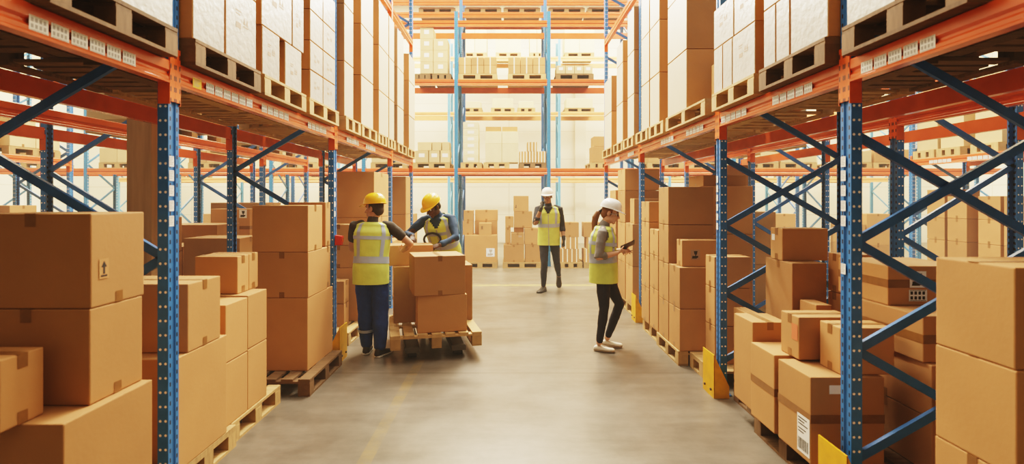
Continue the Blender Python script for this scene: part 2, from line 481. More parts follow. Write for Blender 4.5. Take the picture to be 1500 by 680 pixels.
def foot_mesh(mk):
    def f():
        bm = bmesh.new(); add_box(bm, (-.05, -.07, 0), (.06, .07, .008)); add_box(bm, (-.034, -.051, .008), (-.0295, .051, .11))
        return mesh_of(bm, 'foot_plate', M[mk])
    return cached(('foot', mk), f)

def beam_mesh(L, hb, mk):
    def f():
        bm = bmesh.new(); t = 0.025
        poly = [(-t - .003, 0), (t, 0), (t, hb), (-t + .006, hb), (-t, hb - .006), (-t, hb * .56), (-t + .011, hb * .46), (-t + .011, hb * .37), (-t, hb * .27), (-t, .016), (-t - .003, .011)]
        add_prism(bm, poly, (0, 0, 0), (0, L, 0), (1, 0, 0), (0, 0, 1))
        return mesh_of(bm, 'beam', M[mk])
    return cached(('beam', round(L, 3), hb, mk), f)

def connector_mesh(mk, s):
    """hooked end plate: a slotted plate across the post's face and a cheek round its flank"""
    def f():
        bm = bmesh.new()
        add_box(bm, (-.0275, -.0222, -.095), (-.0185, .0222, .19)); add_box(bm, (-.0275, s * .0225 - .002, -.11), (.036, s * .0225 + .002, .05))
        return mesh_of(bm, 'beam_connector', M[mk])
    return cached(('conn', mk, s), f)

def rack(name, label, axis, sgn, f0, f1, ys, levels, H, hb=0.12, mats=('blue', 'blue_plain', 'orange', 'orange_slot'), lattice=None, label_spots=(), post_labels=(), skip=(), conn=True, group=None):
    """pallet rack. The run goes along local y, the front posts at local x = 0 and the rear posts at local x = f1 - f0.
    axis 'y': run along world y, front at world x = sgn*f0, depth pointing away from the aisle. axis 'x': run along world x, front at y = f0."""
    if axis == 'y':
        o = empty(name, (sgn * f0, 0, 0), 0, label, 'pallet rack', group); flip = sgn
        P = lambda x, y, z: Vector((flip * x, y, z))
        RZ = 0 if sgn > 0 else PI
    else:
        o = empty(name, (0, f0, 0), 0, label, 'pallet rack', group)
        P = lambda x, y, z: Vector((y, x, z))
        RZ = PI / 2
    dep = f1 - f0
    # local rotation for symmetric meshes: post front must look at the aisle
    def put(nm, me, x, y, z, rear=False):
        rz = RZ + (PI if rear else 0)
        return mobj(nm, me, o, P(x, y, z), (0, 0, rz))
    pm, fm = post_mesh(H, mats[0]), foot_mesh(mats[1])
    for k, y in enumerate(ys):
        fp = put('post', pm, 0.0285, y + .045, 0); rp = put('post', pm, dep - 0.0285, y + .045, 0, True)
        for q in (fp, rp): mobj('foot_plate', fm, q)
        # bracing between front and rear post
        def brace(za, zb, off):
            bm = bmesh.new()
            a, b = P(0.045, y + .045 + off, za), P(dep - .045, y + .045 + off, zb)
            bar(bm, a, b, 0.024, 0.046); mobj('brace', mesh_of(bm, 'brace', M[mats[1]]), o)
        if lattice == 'x':
            zs = [0.29 + .57 * i for i in range(40) if .29 + .57 * (i + 1) < H]
            for z in zs:
                brace(z + .57, z, .014)
                if z < 1.9: brace(z, z + .57, -.014)
        else:
            z, fr = 0.15, True
            p_ = 0.595
            while z + p_ < H:
                brace(z, z + p_, 0) if fr else brace(z + p_, z, 0)
                z += p_; fr = not fr
        if k in dict(post_labels):
            for zl in dict(post_labels)[k]:
                sticker(fp, (-.0285, 0.02, zl), (-1, 0, 0), (0, 0, 1), 0.04, 0.055, 'lines', ink='ink_grey', name='location_label')
    for li, zt in enumerate(levels):
        for k in range(len(ys) - 1):
            if (li, k) in skip: continue
            ya, yb = ys[k] + .0902, ys[k + 1] - .0002
            bm_ = beam_mesh(yb - ya, hb, mats[2])
            for rear in (False, True):
                x = 0.018 if not rear else dep - .018
                if RZ == 0 and axis == 'y':
                    b = mobj('beam', bm_, o, P(x, (yb if rear else ya), zt - hb), (0, 0, PI if rear else 0))
                elif axis == 'y':
                    b = mobj('beam', bm_, o, P(x, (ya if rear else yb), zt - hb), (0, 0, 0 if rear else PI))
                else:   # local mesh y -> world x ; mesh -x (profile front) -> world -y
                    if not rear:
                        me2 = cached(('beamx', round(yb - ya, 3), hb, mats[2]), lambda: _swap(bm_)); b = mobj('beam', me2, o, P(x, ya, zt - hb))
                    else:
                        me2 = cached(('beamx', round(yb - ya, 3), hb, mats[2]), lambda: _swap(bm_)); b = mobj('beam', me2, o, P(x, yb, zt - hb), (0, 0, PI))
                if conn:
                    L = yb - ya
                    if axis == 'y':
                        for s, yy in ((1, -.0225 - .0), (-1, L + .0225)):
                            mobj('beam_connector', connector_mesh(mats[3], s), b, (0, yy, 0))
                    else:
                        for s, xx in ((1, -.0225), (-1, L + .0225)):
                            mobj('beam_connector', cached(('connx', mats[3], s), lambda: _swap(connector_mesh(mats[3], s))), b, (xx, 0, 0))
                if not rear:
                    for (l2, k2, yc, n_, st, pap) in label_spots:
                        if l2 == li and k2 == k:
                            for q in range(n_):
                                yy = yc + (q - (n_ - 1) / 2) * 0.098
                                loc = (yy - ya) if (RZ == 0) else (yb - yy)
                                sticker(b, (-.0245, loc, hb * .4), (-1, 0, 0), (0, 0, 1), 0.085, 0.056, st, paper=pap, ink='ink_grey', name='location_label')
    return o

def _swap(me):
    m2 = me.copy()
    for v in m2.vertices: v.co = (v.co.y, v.co.x, v.co.z)
    m2.flip_normals()
    return m2

def post_guard(x, y, sgn, label):
    """bent yellow plate bolted to the floor round an upright: a face to the aisle and two sloping cheeks"""
    o = empty('post_guard', (x, y, 0), 0, label, 'post guard', None)
    t = 0.007; h = 0.36; w = 0.125; dp = 0.125
    bm = bmesh.new()
    add_box(bm, (-t / 2, -w, 0), (t / 2, w, h))
    for s in (-1, 1):
        poly = [(0, 0), (sgn * dp, 0), (sgn * dp, 0.10), (0, h)]
        add_prism(bm, poly, (0, s * (w - t / 2) - t / 2, 0), (0, s * (w - t / 2) + t / 2, 0), (1, 0, 0), (0, 0, 1))
    mobj('guard_plate', mesh_of(bm, 'guard_plate', M['yellow']), o)
    for s in (-1, 1):
        bm = bmesh.new(); bmesh.ops.create_cone(bm, cap_ends=True, segments=6, radius1=.011, radius2=.011, depth=.012)
        mobj('bolt', mesh_of(bm, 'bolt', M['steel']), o, (-sgn * .0095, s * .07, 0.06), (0, PI / 2, 0))
    return o

# ------------------------------------------------------------------ the hall
def slab(name, lo, hi, m):
    bm = bmesh.new(); add_box(bm, lo, hi); bmesh.ops.recalc_face_normals(bm, faces=bm.faces)
    o = mobj(name, mesh_of(bm, name, m)); o['kind'] = 'structure'; return o
slab('floor', (-16, -5, -0.2), (16, 21, 0), floor_material())
slab('ceiling', (-16, -5, 9.2), (16, 21, 9.4), mat('ceiling_sheet', (0.45, 0.41, 0.34), rough=0.7))
wm_x, wm_y = wall_material('cream_wall_panels', (0.80, 0.74, 0.62), 'X'), wall_material('cream_side_panels', (0.80, 0.74, 0.62), 'Y')
slab('wall_back', (-16, 20.6, 0), (16, 20.8, 9.2), wm_x)
slab('wall_left', (-16.2, -5, 0), (-16, 21, 9.2), wm_y)
slab('wall_right', (16, -5, 0), (16.2, 21, 9.2), wm_y)
slab('wall_front', (-16, -5.2, 0), (16, -5, 9.2), mat('dark_front_wall', (0.16, 0.13, 0.10), rough=0.8))
slab('trim_1', (2.5, 20.45, 0), (2.9, 20.6, 9.2), mat('wall_pilaster', (0.72, 0.66, 0.54), rough=0.6))
slab('trim_2', (-6.6, 20.45, 0), (-6.2, 20.6, 9.2), M['paper'])
slab('trim_3', (-3.40, 4.85, 0), (-3.18, 5.07, 9.2), M['column'])

# ------------------------------------------------------------------ racks
Z1, Z2 = 2.38, 4.60
YL = [0.15, 2.85, 5.55, 8.25, 10.05]
YR = [0.13, 2.83, 4.58, 7.35, 10.05]
P5 = [1.535, 1.615, 1.695, 1.775, 1.85]
rack('pallet_rack', 'blue and orange pallet rack along the left edge of the aisle', 'y', -1, 1.78, 2.87, YL, [Z1, Z2], 6.2,
     post_labels=[(1, P5), (2, [1.5, 1.6, 1.7, 1.8, 1.9])],
     label_spots=[(0, 0, 2.30, 6, 'grid', 'paper'), (0, 1, 3.10, 1, 'lines', 'paper_yellow'), (0, 1, 3.48, 6, 'grid', 'paper'), (0, 1, 4.15, 5, 'grid', 'paper'), (0, 1, 5.05, 5, 'grid', 'paper'),
                  (0, 2, 6.2, 5, 'grid', 'paper'), (0, 2, 7.0, 5, 'grid', 'paper')])
rack('pallet_rack', 'blue and orange pallet rack along the right edge of the aisle', 'y', 1, 1.78, 2.87, YR, [Z1, Z2], 6.2, lattice='x',
     post_labels=[(1, [1.28] + P5), (2, [1.42, 1.5, 1.58, 1.66, 1.74, 1.82])],
     label_spots=[(0, 0, 2.50, 5, 'grid', 'paper'), (0, 1, 3.42, 5, 'grid', 'paper'), (0, 1, 4.3, 5, 'grid', 'paper'), (0, 2, 5.2, 5, 'grid', 'paper'), (0, 2, 6.1, 5, 'grid', 'paper'), (0, 3, 7.9, 4, 'grid', 'paper'), (0, 3, 8.9, 4, 'grid', 'paper')])
rack('pallet_rack', 'pallet rack behind the left aisle rack, beyond the brown building column', 'y', -1, 3.72, 4.77, YL[1:], [Z1], 6.2)
rack('pallet_rack', 'pallet rack close behind the right aisle rack, its beams shaded dark red', 'y', 1, 3.27, 4.33, YR[1:], [Z1], 6.2)
rack('pallet_rack', 'far left pallet rack across the second aisle, seen through the left racks', 'y', -1, 8.1, 9.15, [4.65, 7.35, 10.05], [Z1, Z2], 6.2)
rack('pallet_rack', 'far right pallet rack across the second aisle, seen through the crossed braces', 'y', 1, 7.45, 8.5, [4.65, 7.35, 10.05], [Z1, Z2], 6.2,
     label_spots=[(0, 1, 9.4, 5, 'grid', 'paper'), (0, 1, 8.6, 5, 'grid', 'paper')])
XB = [-1.335 + 2.28 * k for k in range(-5, 7)]
rack('pallet_rack', 'tall pallet rack standing crosswise at the end of the aisle', 'x', 1, 13.4, 14.45, XB, [Z1 + .03, Z2, 6.05], 6.28, hb=0.15, conn=False, mats=('blue_far', 'blue_far', 'orange', 'orange_slot'))
rack('pallet_rack', 'crosswise pallet rack rising higher, back to back with the end rack', 'x', 1, 14.75, 15.8, XB[3:10], [6.72, 7.06], 7.3, hb=0.15, conn=False)
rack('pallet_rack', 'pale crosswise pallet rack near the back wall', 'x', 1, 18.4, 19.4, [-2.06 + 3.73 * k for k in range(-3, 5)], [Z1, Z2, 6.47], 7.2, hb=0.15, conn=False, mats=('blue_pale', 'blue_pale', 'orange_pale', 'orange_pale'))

post_guard(-1.70, 5.60, -1, 'yellow post guard at the foot of the left post beside the loaded pallet')
post_guard(1.70, 4.63, 1, 'yellow post guard beside the empty pallet on the right')
post_guard(1.70, 7.40, 1, 'distant yellow post guard just behind the woman reading a tablet')
post_guard(1.70, 2.86, 1, 'yellow post guard at the nearest right post, cut by the photo edge')

# ------------------------------------------------------------------ left floor level
LN = 'by the left edge of the photo'
A = 'nearest left stack'
carton(-1, 1.70, 2.08, 2.60, .16, .79, .75, 'wide brown carton at the bottom of the nearest left stack', tape=None, group=None)
carton(-1, 1.74, 2.262, 2.588, .792, 1.192, .53, 'brown carton in the middle of the nearest left stack, under the arrow-marked one', tape='yx')
t_ = carton(-1, 1.74, 2.265, 2.60, 1.194, 1.59, .50, 'brown carton with black up arrow on top of the nearest left stack', tape='yx',
       stickers=[('aisle', .22, .40, .055, .085, 'arrow', dict(paper='kraft', name='up_arrow_mark'))])
carton(-1, 1.86, 1.99, 2.18, .792, 1.06, .34, 'small brown carton in front of the nearest left stack, cut by the photo edge', tape='x')
pallet(-2.30, 2.36, 0, 'pallet under the nearest left stack', ly=.8, mk='wood')
# second pallet
stack(-1, 1.82, 2.97, 3.52, [.146, .776], .62, 'with tall plain side right behind the nearest left post', tape=None)
carton(-1, 1.82, 3.09, 3.44, .778, 1.168, .5, 'brown carton on top of the tall plain carton behind the nearest left post', tape='x')
pallet(-2.37, 3.31, 0, 'pallet under the tall plain carton behind the nearest left post', ly=.66, along='x')
# third pallet
C_ = 'pallet of four large cartons with two small ones on top'
stack(-1, 1.86, 3.58, 3.882, [.146, .565, .952], .55, 'the nearer pair in the four-carton block', tape=None, jit=0)
stack(-1, 1.86, 3.886, 4.19, [.146, .575, .962], .55, 'the farther pair in the four-carton block', tape=None, jit=0)
carton(-1, 1.96, 3.94, 4.11, .964, 1.235, .31, 'small carton with a lit top, nearer one atop the four-carton block', tape='x')
carton(-1, 1.965, 4.125, 4.27, .964, 1.235, .31, 'small carton, farther one atop the four-carton block', tape='x')
stack(-1, 2.43, 3.6, 4.2, [.146, .6, 1.0], .5, 'inner pair behind the four-carton block', tape='x', jit=0)
pallet(-2.40, 4.035, 0, 'pallet under the four-carton block', ly=.77)
# fourth pallet
carton(-1, 1.757, 4.77, 5.44, .146, .784, .62, 'big carton at the bottom of the three-high stack by the red bracket', tape=None)
carton(-1, 1.757, 4.77, 5.28, .786, 1.186, .46, 'taped carton in the middle of the three-high stack by the red bracket', tape='y')
carton(-1, 1.757, 4.77, 5.14, 1.188, 1.596, .49, 'large carton on top of the three-high stack by the red bracket', tape='x')
carton(-1, 2.45, 4.7, 5.2, .146, .8, .5, 'carton on the inner half of the pallet by the red bracket', tape='x')
stack(-1, 1.78, 5.295, 5.44, [.786, 1.188, 1.62], .36, 'pair standing behind the three-high stack by the red bracket', tape='x', look='pale brown', m='kraft')
pallet(-2.21, 4.99, 0, 'weathered pallet under the three-high stack by the red bracket', ly=.88, lx=1.1, mk='wood_dark')
# loads in the next bay, behind the man in the blue trousers
pallet(-2.35, 6.55, 0, 'pale pallet beside the legs of the man in blue trousers', ly=.85, lx=1.1)
stack(-1, 1.94, 6.42, 6.62, [.146, .413, .683], .42, 'small pair on the pallet beside the man in blue trousers', tape='x')
carton(-1, 1.75, 6.72, 6.98, .146, .80, .75, 'wide carton behind the small pair beside the man in blue trousers', tape='x')
stack(-1, 1.75, 6.72, 6.97, [.802, 1.077, 1.338], .70, 'banded pair stacked behind the back of the man in blue trousers', tape='y')
stack(-1, 1.80, 7.30, 8.15, [.146, .75, 1.40, 2.02], .62, 'tall stack between the two left posts behind the yellow helmets', tape='x')
pallet(-2.37, 7.62, 0, 'pallet under the tall stack behind the two yellow helmets', ly=1.1)
stack(-1, 1.80, 9.55, 9.97, [.146, .75, 1.38, 2.05], .55, 'farthest stack at the end of the left aisle rack', tape='x')
stack(-1, 1.80, 8.45, 9.2, [.146, .6, 1.0], .55, 'low pair near the end of the left aisle rack', tape='x')
pallet(-2.37, 9.2, 0, 'pallet under the farthest stack at the end of the left aisle rack', ly=1.55)

# red bracket fixed on the post
b_ = empty('wall_bracket', (-1.735, 5.60, 1.18), 0, 'red bracket on the left post beside the man in the yellow helmet', 'bracket')
bm = bmesh.new()
add_prism(bm, [(-.04, 0), (.02, .0), (.03, .09), (-.04, .10)], (0, -.035, 0), (0, .035, 0), (1, 0, 0), (0, 0, 1))
mobj('bracket_body', mesh_of(bm, 'bracket_body', M['red']), b_)
bm = bmesh.new(); add_box(bm, (.024, -.02, .03), (.034, .02, .07)); mobj('bracket_plate', mesh_of(bm, 'bracket_plate', M['orange']), b_)

# ------------------------------------------------------------------ right floor level
carton(1, 1.80, 1.935, 2.295, 1.042, 1.407, .55, 'plain carton on top of the nearest right stack', tape='x', tab=0.001)
carton(1, 1.80, 1.93, 2.297, .656, 1.04, .55, 'plain carton in the middle of the nearest right stack', tape=None)
carton(1, 1.80, 1.93, 2.30, .146, .654, .55, 'carton at the bottom of the nearest right stack', tape='x')
pallet(2.33, 2.1, 0, 'dark pallet under the nearest right stack', ly=.6, mk='wood_dark')
# inner stack seen through the braces
stack(1, 2.30, 2.96, 3.7, [.146, .45, .745], .6, 'dark inner stack behind the nearest right braces', tape='x',
      stickers=[('front', .3, .55, .09, .075, 'shipping')])
carton(1, 2.28, 3.01, 3.70, .747, 1.005, .6, 'long tape-banded carton slanting under the labelled one behind the right braces', tape=None, belt=.5, rz=0.02)
carton(1, 2.30, 3.30, 3.80, 1.007, 1.245, .5, 'carton with a dark pictogram and square label behind the right braces', tape=None, belt=.55,
       stickers=[('front', .36, .66, .10, .10, 'icon'), ('front', .36, .25, .11, .07, 'grid')])
pallet(2.61, 3.35, 0, 'dark pallet behind the nearest right braces', ly=.79, lx=.6, mk='wood_dark')
# aisle-side pallet
carton(1, 1.708, 3.085, 3.45, .146, .641, .42, 'belted carton with a barcode label at the near end of the right pallet', tape=None, belt=.52,
       stickers=[('aisle', .20, .28, .13, .22, 'shipping'), ('front', .34, .86, .075, .05, 'blank')])
carton(1, 1.70, 3.49, 3.82, .146, .65, .42, 'belted carton second along the right pallet', tape=None, belt=.52)
carton(1, 1.80, 3.38, 3.60, .652, .917, .36, 'small carton with a faded red label, on the belted cartons', tape='x',
       stickers=[('aisle', .22, .62, .07, .10, 'blank', dict(paper='red_ink'))])
carton(1, 1.90, 3.12, 3.325, .643, .912, .31, 'small carton with a tape tab beside the nearest right post', tape='x')
carton(1, 1.73, 3.86, 4.18, .146, .777, .25, 'plain carton peeping over the belted cartons', tape='y')
stack(1, 1.876, 4.28, 4.545, [.146, .425, .75], .10, 'slim pair by the yellow guard of the second right post', tape=None,
      stickers=[('aisle', .8, .55, .05, .09, 'icon', dict(paper='ink_grey'))])
carton(1, 2.15, 4.125, 4.56, .146, 1.165, .26, 'tall leaning-faced carton in the middle of the right bay', tape='x')
carton(1, 2.15, 4.28, 4.47, 1.167, 1.42, .36, 'carton with a white corner label on top of the tall one', tape='x',
       stickers=[('aisle', .75, .70, .05, .05, 'blank')])
stack(1, 2.46, 4.03, 4.195, [.146, .947, 1.24], .30, 'pair half hidden by the nearest right post', tape='x')
carton(1, 2.18, 3.86, 4.08, .146, .90, .11, 'narrow carton between the tall one and the half hidden pair', tape=None)
pallet(2.27, 3.48, 0, 'dark pallet under the belted cartons', ly=.9, lx=1.06, mk='wood_dark') if False else None
pallet(2.02, 3.46, 0, 'dark pallet under the belted cartons', ly=.8, lx=.56, mk='wood_dark')
pallet(2.40, 4.18, 0, 'dark pallet behind the yellow guard of the second right post', ly=.6, lx=1.1, mk='wood_dark')
# second bay
pallet(2.33, 5.07, 0, 'light pallet with bare front slats beside the yellow guard on the right', ly=.62, lx=1.08, along='x')
stack(1, 1.876, 4.96, 5.19, [.146, .488, .838, 1.124], .33, 'slim stack just past the second right post', tape='x')
pallet(2.24, 5.79, 0, 'pallet under the high stack in the second right bay', ly=.79, lx=1.12)
N_ = 'the high stack in the second right bay'
stack(1, 1.693, 5.39, 5.75, [.146, .559, .973], .36, 'near pair at the corner of the second right bay', tape='x', jit=0,
      stickers=[])
carton(1, 1.737, 5.455, 5.63, .975, 1.24, .37, 'small carton with a dark stamp on the near corner pair', tape='x',
       stickers=[('front', .36, .45, .09, .10, 'icon', dict(paper='ink_brown'))])
stack(1, 1.69, 5.762, 6.13, [.146, .56, .965, 1.376, 1.782], .48, 'four-high stack in the second right bay', tape='x', jit=0)
stack(1, 1.69, 6.16, 6.52, [.146, .61, 1.0, 1.30], .44, 'column just beyond the four-high stack on the right', tape='x', jit=0)
stack(1, 1.69, 6.56, 6.93, [.146, .57, .956, 1.37, 1.62], .44, 'column beside the head of the woman reading a tablet', tape='x', jit=0)
stack(1, 2.18, 6.2, 6.9, [.146, .7, 1.25, 1.80], .6, 'inner column behind the four-high right stack', tape='x', jit=0)
carton(1, 2.25, 6.3, 6.8, 1.802, 1.93, .5, 'flat carton lying on the inner column on the right', tape='x')
pallet(2.27, 6.57, 0, 'pallet beyond the four-high stack on the right', ly=.74, lx=1.12)
# third bay
stack(1, 1.75, 7.69, 8.14, [.146, .695, 1.30], .52, 'near pair just past the third right post', tape='x', jit=0)
carton(1, 1.78, 7.72, 7.98, 1.302, 1.66, .36, 'small carton on the near pair past the third right post', tape='x')
stack(1, 1.75, 8.19, 8.72, [.146, .695, 1.29, 1.78, 2.11], .52, 'tall column in front of the woman reading a tablet', tape='x', jit=0)
stack(1, 1.75, 8.9, 9.4, [.146, .7, 1.28, 1.8], .52, 'far column near the end of the right aisle rack', tape='x', jit=0)
pallet(2.30, 8.08, 0, 'pallet under the tall column in front of the woman', ly=1.0)
pallet(2.30, 9.15, 0, 'pallet near the end of the right aisle rack', ly=.9)

# ------------------------------------------------------------------ upper level, left
ZP = Z1 + 0.001; ZB = ZP + PH + 0.002
UP = dict(tape=None, jit=0, panel='print')  # 'print' is the pale board colour standing for glare on wrapping film
def up_pallet(side, y0, y1, where, x=1.70, lx=1.12, mk='wood'):
    pallet(side * (x + lx / 2), (y0 + y1) / 2, ZP, 'pallet ' + where, lx=lx, ly=y1 - y0, mk=mk, slats=True)
up_pallet(-1, 1.10, 1.92, 'up on the left beam nearest the camera', mk='wood_dark')
up_pallet(-1, 2.02, 2.80, 'up on the left beam before the nearest post', mk='wood_dark')
carton(-1, 1.72, 1.12, 1.9, ZB, 3.25, 1.0, 'whitish carton up on the left beam nearest the camera', **UP)
carton(-1, 1.72, 2.03, 2.79, ZB, 3.25, 1.0, 'whitish carton up on the left beam before the nearest post', **UP)
up_pallet(-1, 2.96, 3.74, 'first past the nearest left post on the beam', mk='wood_dark')
stack(-1, 1.72, 2.965, 3.295, [ZB, 3.1, 3.6], 1.0, 'nearer pair on the first upper left pallet past the post', look='whitish', **UP)
stack(-1, 1.72, 3.31, 3.71, [ZB, 2.99, 3.4], 1.0, 'farther pair on the first upper left pallet past the post', look='whitish', **UP)
up_pallet(-1, 3.80, 4.58, 'second past the nearest left post on the beam')
carton(-1, 1.72, 3.80, 4.09, ZB, 2.868, 1.0, 'whitish carton lower near on the second upper left pallet', **UP)
carton(-1, 1.72, 4.19, 4.52, ZB, 2.868, 1.0, 'whitish carton lower far on the second upper left pallet', **UP)
carton(-1, 1.72, 3.79, 4.32, 2.87, 3.4, 1.0, 'whitish carton upper near on the second upper left pallet', **UP)
carton(-1, 1.72, 4.335, 4.57, 2.87, 3.32, 1.0, 'whitish carton upper far on the second upper left pallet', **UP)
up_pallet(-1, 4.66, 5.46, 'third past the nearest left post on the beam')
zz = [ZB, 2.775, 3.03, 3.3, 3.6]
stack(-1, 1.72, 4.72, 5.04, zz, 1.0, 'nearer column on the third upper left pallet', look='whitish', **UP)
stack(-1, 1.72, 5.05, 5.40, zz, 1.0, 'farther column on the third upper left pallet', look='whitish', **UP)
TZ = [ZB, 3.10, 3.70, 4.30]
def tall(side, y0, y1, where, zs=TZ, w=.95, **kw):
    stack(side, 1.72, y0, y1, zs, w, where, look='tall', tape=None, jit=0, panel='lit_side', **kw)
up_pallet(-1, 5.70, 6.27, 'just past the second left post on the beam')
tall(-1, 5.70, 6.03, 'left beam column just past the second post')
up_pallet(-1, 6.33, 7.05, 'in the middle of the second left bay on the beam')
tall(-1, 6.35, 6.91, 'left beam column in the middle of the second bay')
up_pallet(-1, 7.12, 7.62, 'before the third left post on the beam')
tall(-1, 7.22, 7.80, 'left beam column before the third post')
up_pallet(-1, 7.68, 8.20, 'tight against the third left post on the beam')
tall(-1, 7.84, 8.18, 'left beam column tight against the third post')
up_pallet(-1, 8.40, 9.10, 'just past the third left post on the beam')
tall(-1, 8.42, 8.92, 'left beam column just past the third post')
up_pallet(-1, 9.20, 9.95, 'at the far end of the left beam')
tall(-1, 9.40, 9.98, 'left beam column at the far end', zs=[ZB, 3.10, 3.70, 4.17])
# upper level, right
up_pallet(1, 1.10, 1.92, 'up on the right beam nearest the camera', mk='wood_dark')
up_pallet(1, 2.02, 2.78, 'up on the right beam before the nearest post', mk='wood_dark')
carton(1, 1.72, 1.12, 1.9, ZB, 3.2, 1.0, 'whitish carton up on the right beam nearest the camera', **UP)
stack(1, 1.72, 2.03, 2.40, [ZB, 3.1], 1.0, 'nearer on the right beam pallet before the nearest post', look='whitish', **UP)
stack(1, 1.72, 2.42, 2.77, [ZB, 3.1], 1.0, 'farther on the right beam pallet before the nearest post', look='whitish', **UP)
up_pallet(1, 2.93, 3.70, 'first past the nearest right post on the beam', mk='wood_dark')
carton(1, 1.72, 2.93, 3.32, ZB, 3.3, 1.0, 'large whitish carton on the first upper right pallet', **UP)
carton(1, 1.72, 3.335, 3.50, ZB, 2.912, 1.0, 'narrow whitish carton in the middle of the first upper right pallet', **UP)
carton(1, 1.72, 3.51, 3.67, ZB, 2.912, 1.0, 'narrow whitish carton at the far end of the first upper right pallet', **UP)
carton(1, 1.72, 3.335, 3.67, 2.914, 3.35, 1.0, 'whitish carton lying across two narrow ones on the first upper right pallet', **UP)
up_pallet(1, 3.78, 4.56, 'second past the nearest right post on the beam')
carton(1, 1.72, 3.80, 4.18, ZB, 2.895, 1.0, 'large lower whitish carton on the second upper right pallet', **UP)
carton(1, 1.72, 4.19, 4.37, ZB, 2.895, 1.0, 'narrow lower whitish carton on the second upper right pallet', **UP)
carton(1, 1.72, 4.38, 4.56, ZB, 2.895, 1.0, 'narrow lower whitish carton at the far end of the second upper right pallet', **UP)
carton(1, 1.72, 3.80, 4.15, 2.897, 3.30, 1.0, 'upper near whitish carton on the second upper right pallet', **UP)
carton(1, 1.72, 4.165, 4.56, 2.897, 3.22, 1.0, 'upper far whitish carton on the second upper right pallet', **UP)
up_pallet(1, 4.72, 5.90, 'just past the second right post on the beam')
tall(1, 5.26, 5.88, 'right beam column just past the second post', w=1.0)
carton(1, 1.9, 4.75, 5.1, ZB, 2.9, .8, 'low carton tucked behind the second right post on the beam', tape=None)
up_pallet(1, 6.0, 6.62, 'in the middle of the second right bay on the beam')
tall(1, 6.21, 6.62, 'right beam column in the middle of the second bay')
up_pallet(1, 6.68, 7.30, 'before the third right post on the beam')
tall(1, 6.66, 7.05, 'right beam column before the third post')
up_pallet(1, 7.46, 8.10, 'just past the third right post on the beam')
tall(1, 7.47, 7.86, 'right beam column just past the third post')
up_pallet(1, 8.16, 8.86, 'beyond the third right post on the beam')
tall(1, 8.20, 8.66, 'right beam column beyond the third post', zs=[ZB, 3.12, 3.72, 4.05])
up_pallet(1, 9.0, 9.9, 'at the far end of the right beam')
tall(1, 9.10, 9.75, 'right beam column at the far end', zs=[ZB, 3.12, 3.72])

# ------------------------------------------------------------------ loads of the racks seen through the aisle racks
def block(side, X, y0, nrow, dy, z0, hs, w, where, look='brown', m='kraft', pal=True, **kw):
    """rows of columns along the rack on one pallet"""
    y = y0
    for r in range(nrow):
        z = z0 + (PH + .002 if pal else 0); zs = [z]
        for h in hs[r % len(hs)]: zs.append(zs[-1] + h)
        nm = 'column' if nrow == 1 else ('nearer column' if r == 0 else ('farther column' if r == nrow - 1 else 'middle column'))
        stack(side, X, y, y + dy - .01, zs, w, f'{nm} {where}', look=look, m=m, jit=0, tape=kw.get('tape', 'x'), tkey=kw.get('tkey', 'tape'))
        y += dy
    if pal: pallet(side * (X + w / 2), y0 + nrow * dy / 2 - .005, z0, 'pallet of the load ' + where, lx=max(w, .4), ly=nrow * dy + .02, simple=True)
ZS = Z1 + .001
# left, second rack
block(-1, 3.80, 4.1, 2, .62, 0, [[.5, .45], [.45, .4]], .85, 'on the floor just before the brown column')
block(-1, 3.80, 5.75, 2, .6, 0, [[.45, .45, .40], [.5, .45]], .85, 'on the floor just past the brown column')
block(-1, 3.80, 7.1, 1, .6, 0, [[.42, .40, .35]], .85, 'on the floor midway behind the left rack')
block(-1, 3.80, 8.5, 2, .6, 0, [[.5, .45, .5], [.45, .4]], .85, 'on the floor far behind the left rack')
carton(-1, 2.96, 6.0, 6.5, .146, 1.22, .62, 'broad carton with a lit top beside the rear post of the left rack', tape='x')
pallet(-3.27, 6.25, 0, 'pallet wedged between the two left racks', lx=.7, ly=.6)
stack(-1, 3.77, 7.93, 8.20, [.146, .60, 1.05], .56, 'column under the pictogram carton on the second left rack floor', tape='x')
carton(-1, 3.77, 7.93, 8.20, 1.054, 1.51, .56, 'carton with a black pictogram label standing on the second left rack floor', tape=None, belt=.4,
       stickers=[('front', .17, .84, .11, .12, 'icon')])
pallet(-4.07, 8.06, 0, 'pallet under the pictogram carton on the second left rack floor', lx=.7, ly=.32)
block(-1, 3.80, 6.0, 2, .6, ZS, [[.5, .4], [.5]], .85, 'up on the second left rack', look='pale', m='kraft_pale')
block(-1, 3.80, 8.5, 2, .6, ZS, [[.5, .4], [.5, .4]], .85, 'up on the far bay of the second left rack', look='pale', m='kraft_pale')
# far left rack
block(-1, 8.15, 7.5, 2, .6, ZS, [[.35, .3], [.35, .3]], .85, 'up on the far left rack, nearer pallet', look='pale', m='kraft_pale')
block(-1, 8.15, 8.9, 2, .5, ZS, [[.35, .3], [.35]], .85, 'up on the far left rack, end pallet', look='pale', m='kraft_pale')
block(-1, 8.15, 7.5, 2, .6, 0, [[.5, .5, .45], [.5, .45, .4]], .85, 'on the floor of the far left rack, nearer pallet')
block(-1, 8.15, 8.9, 2, .52, 0, [[.5, .5, .4], [.5, .5]], .85, 'on the floor of the far left rack, end pallet')
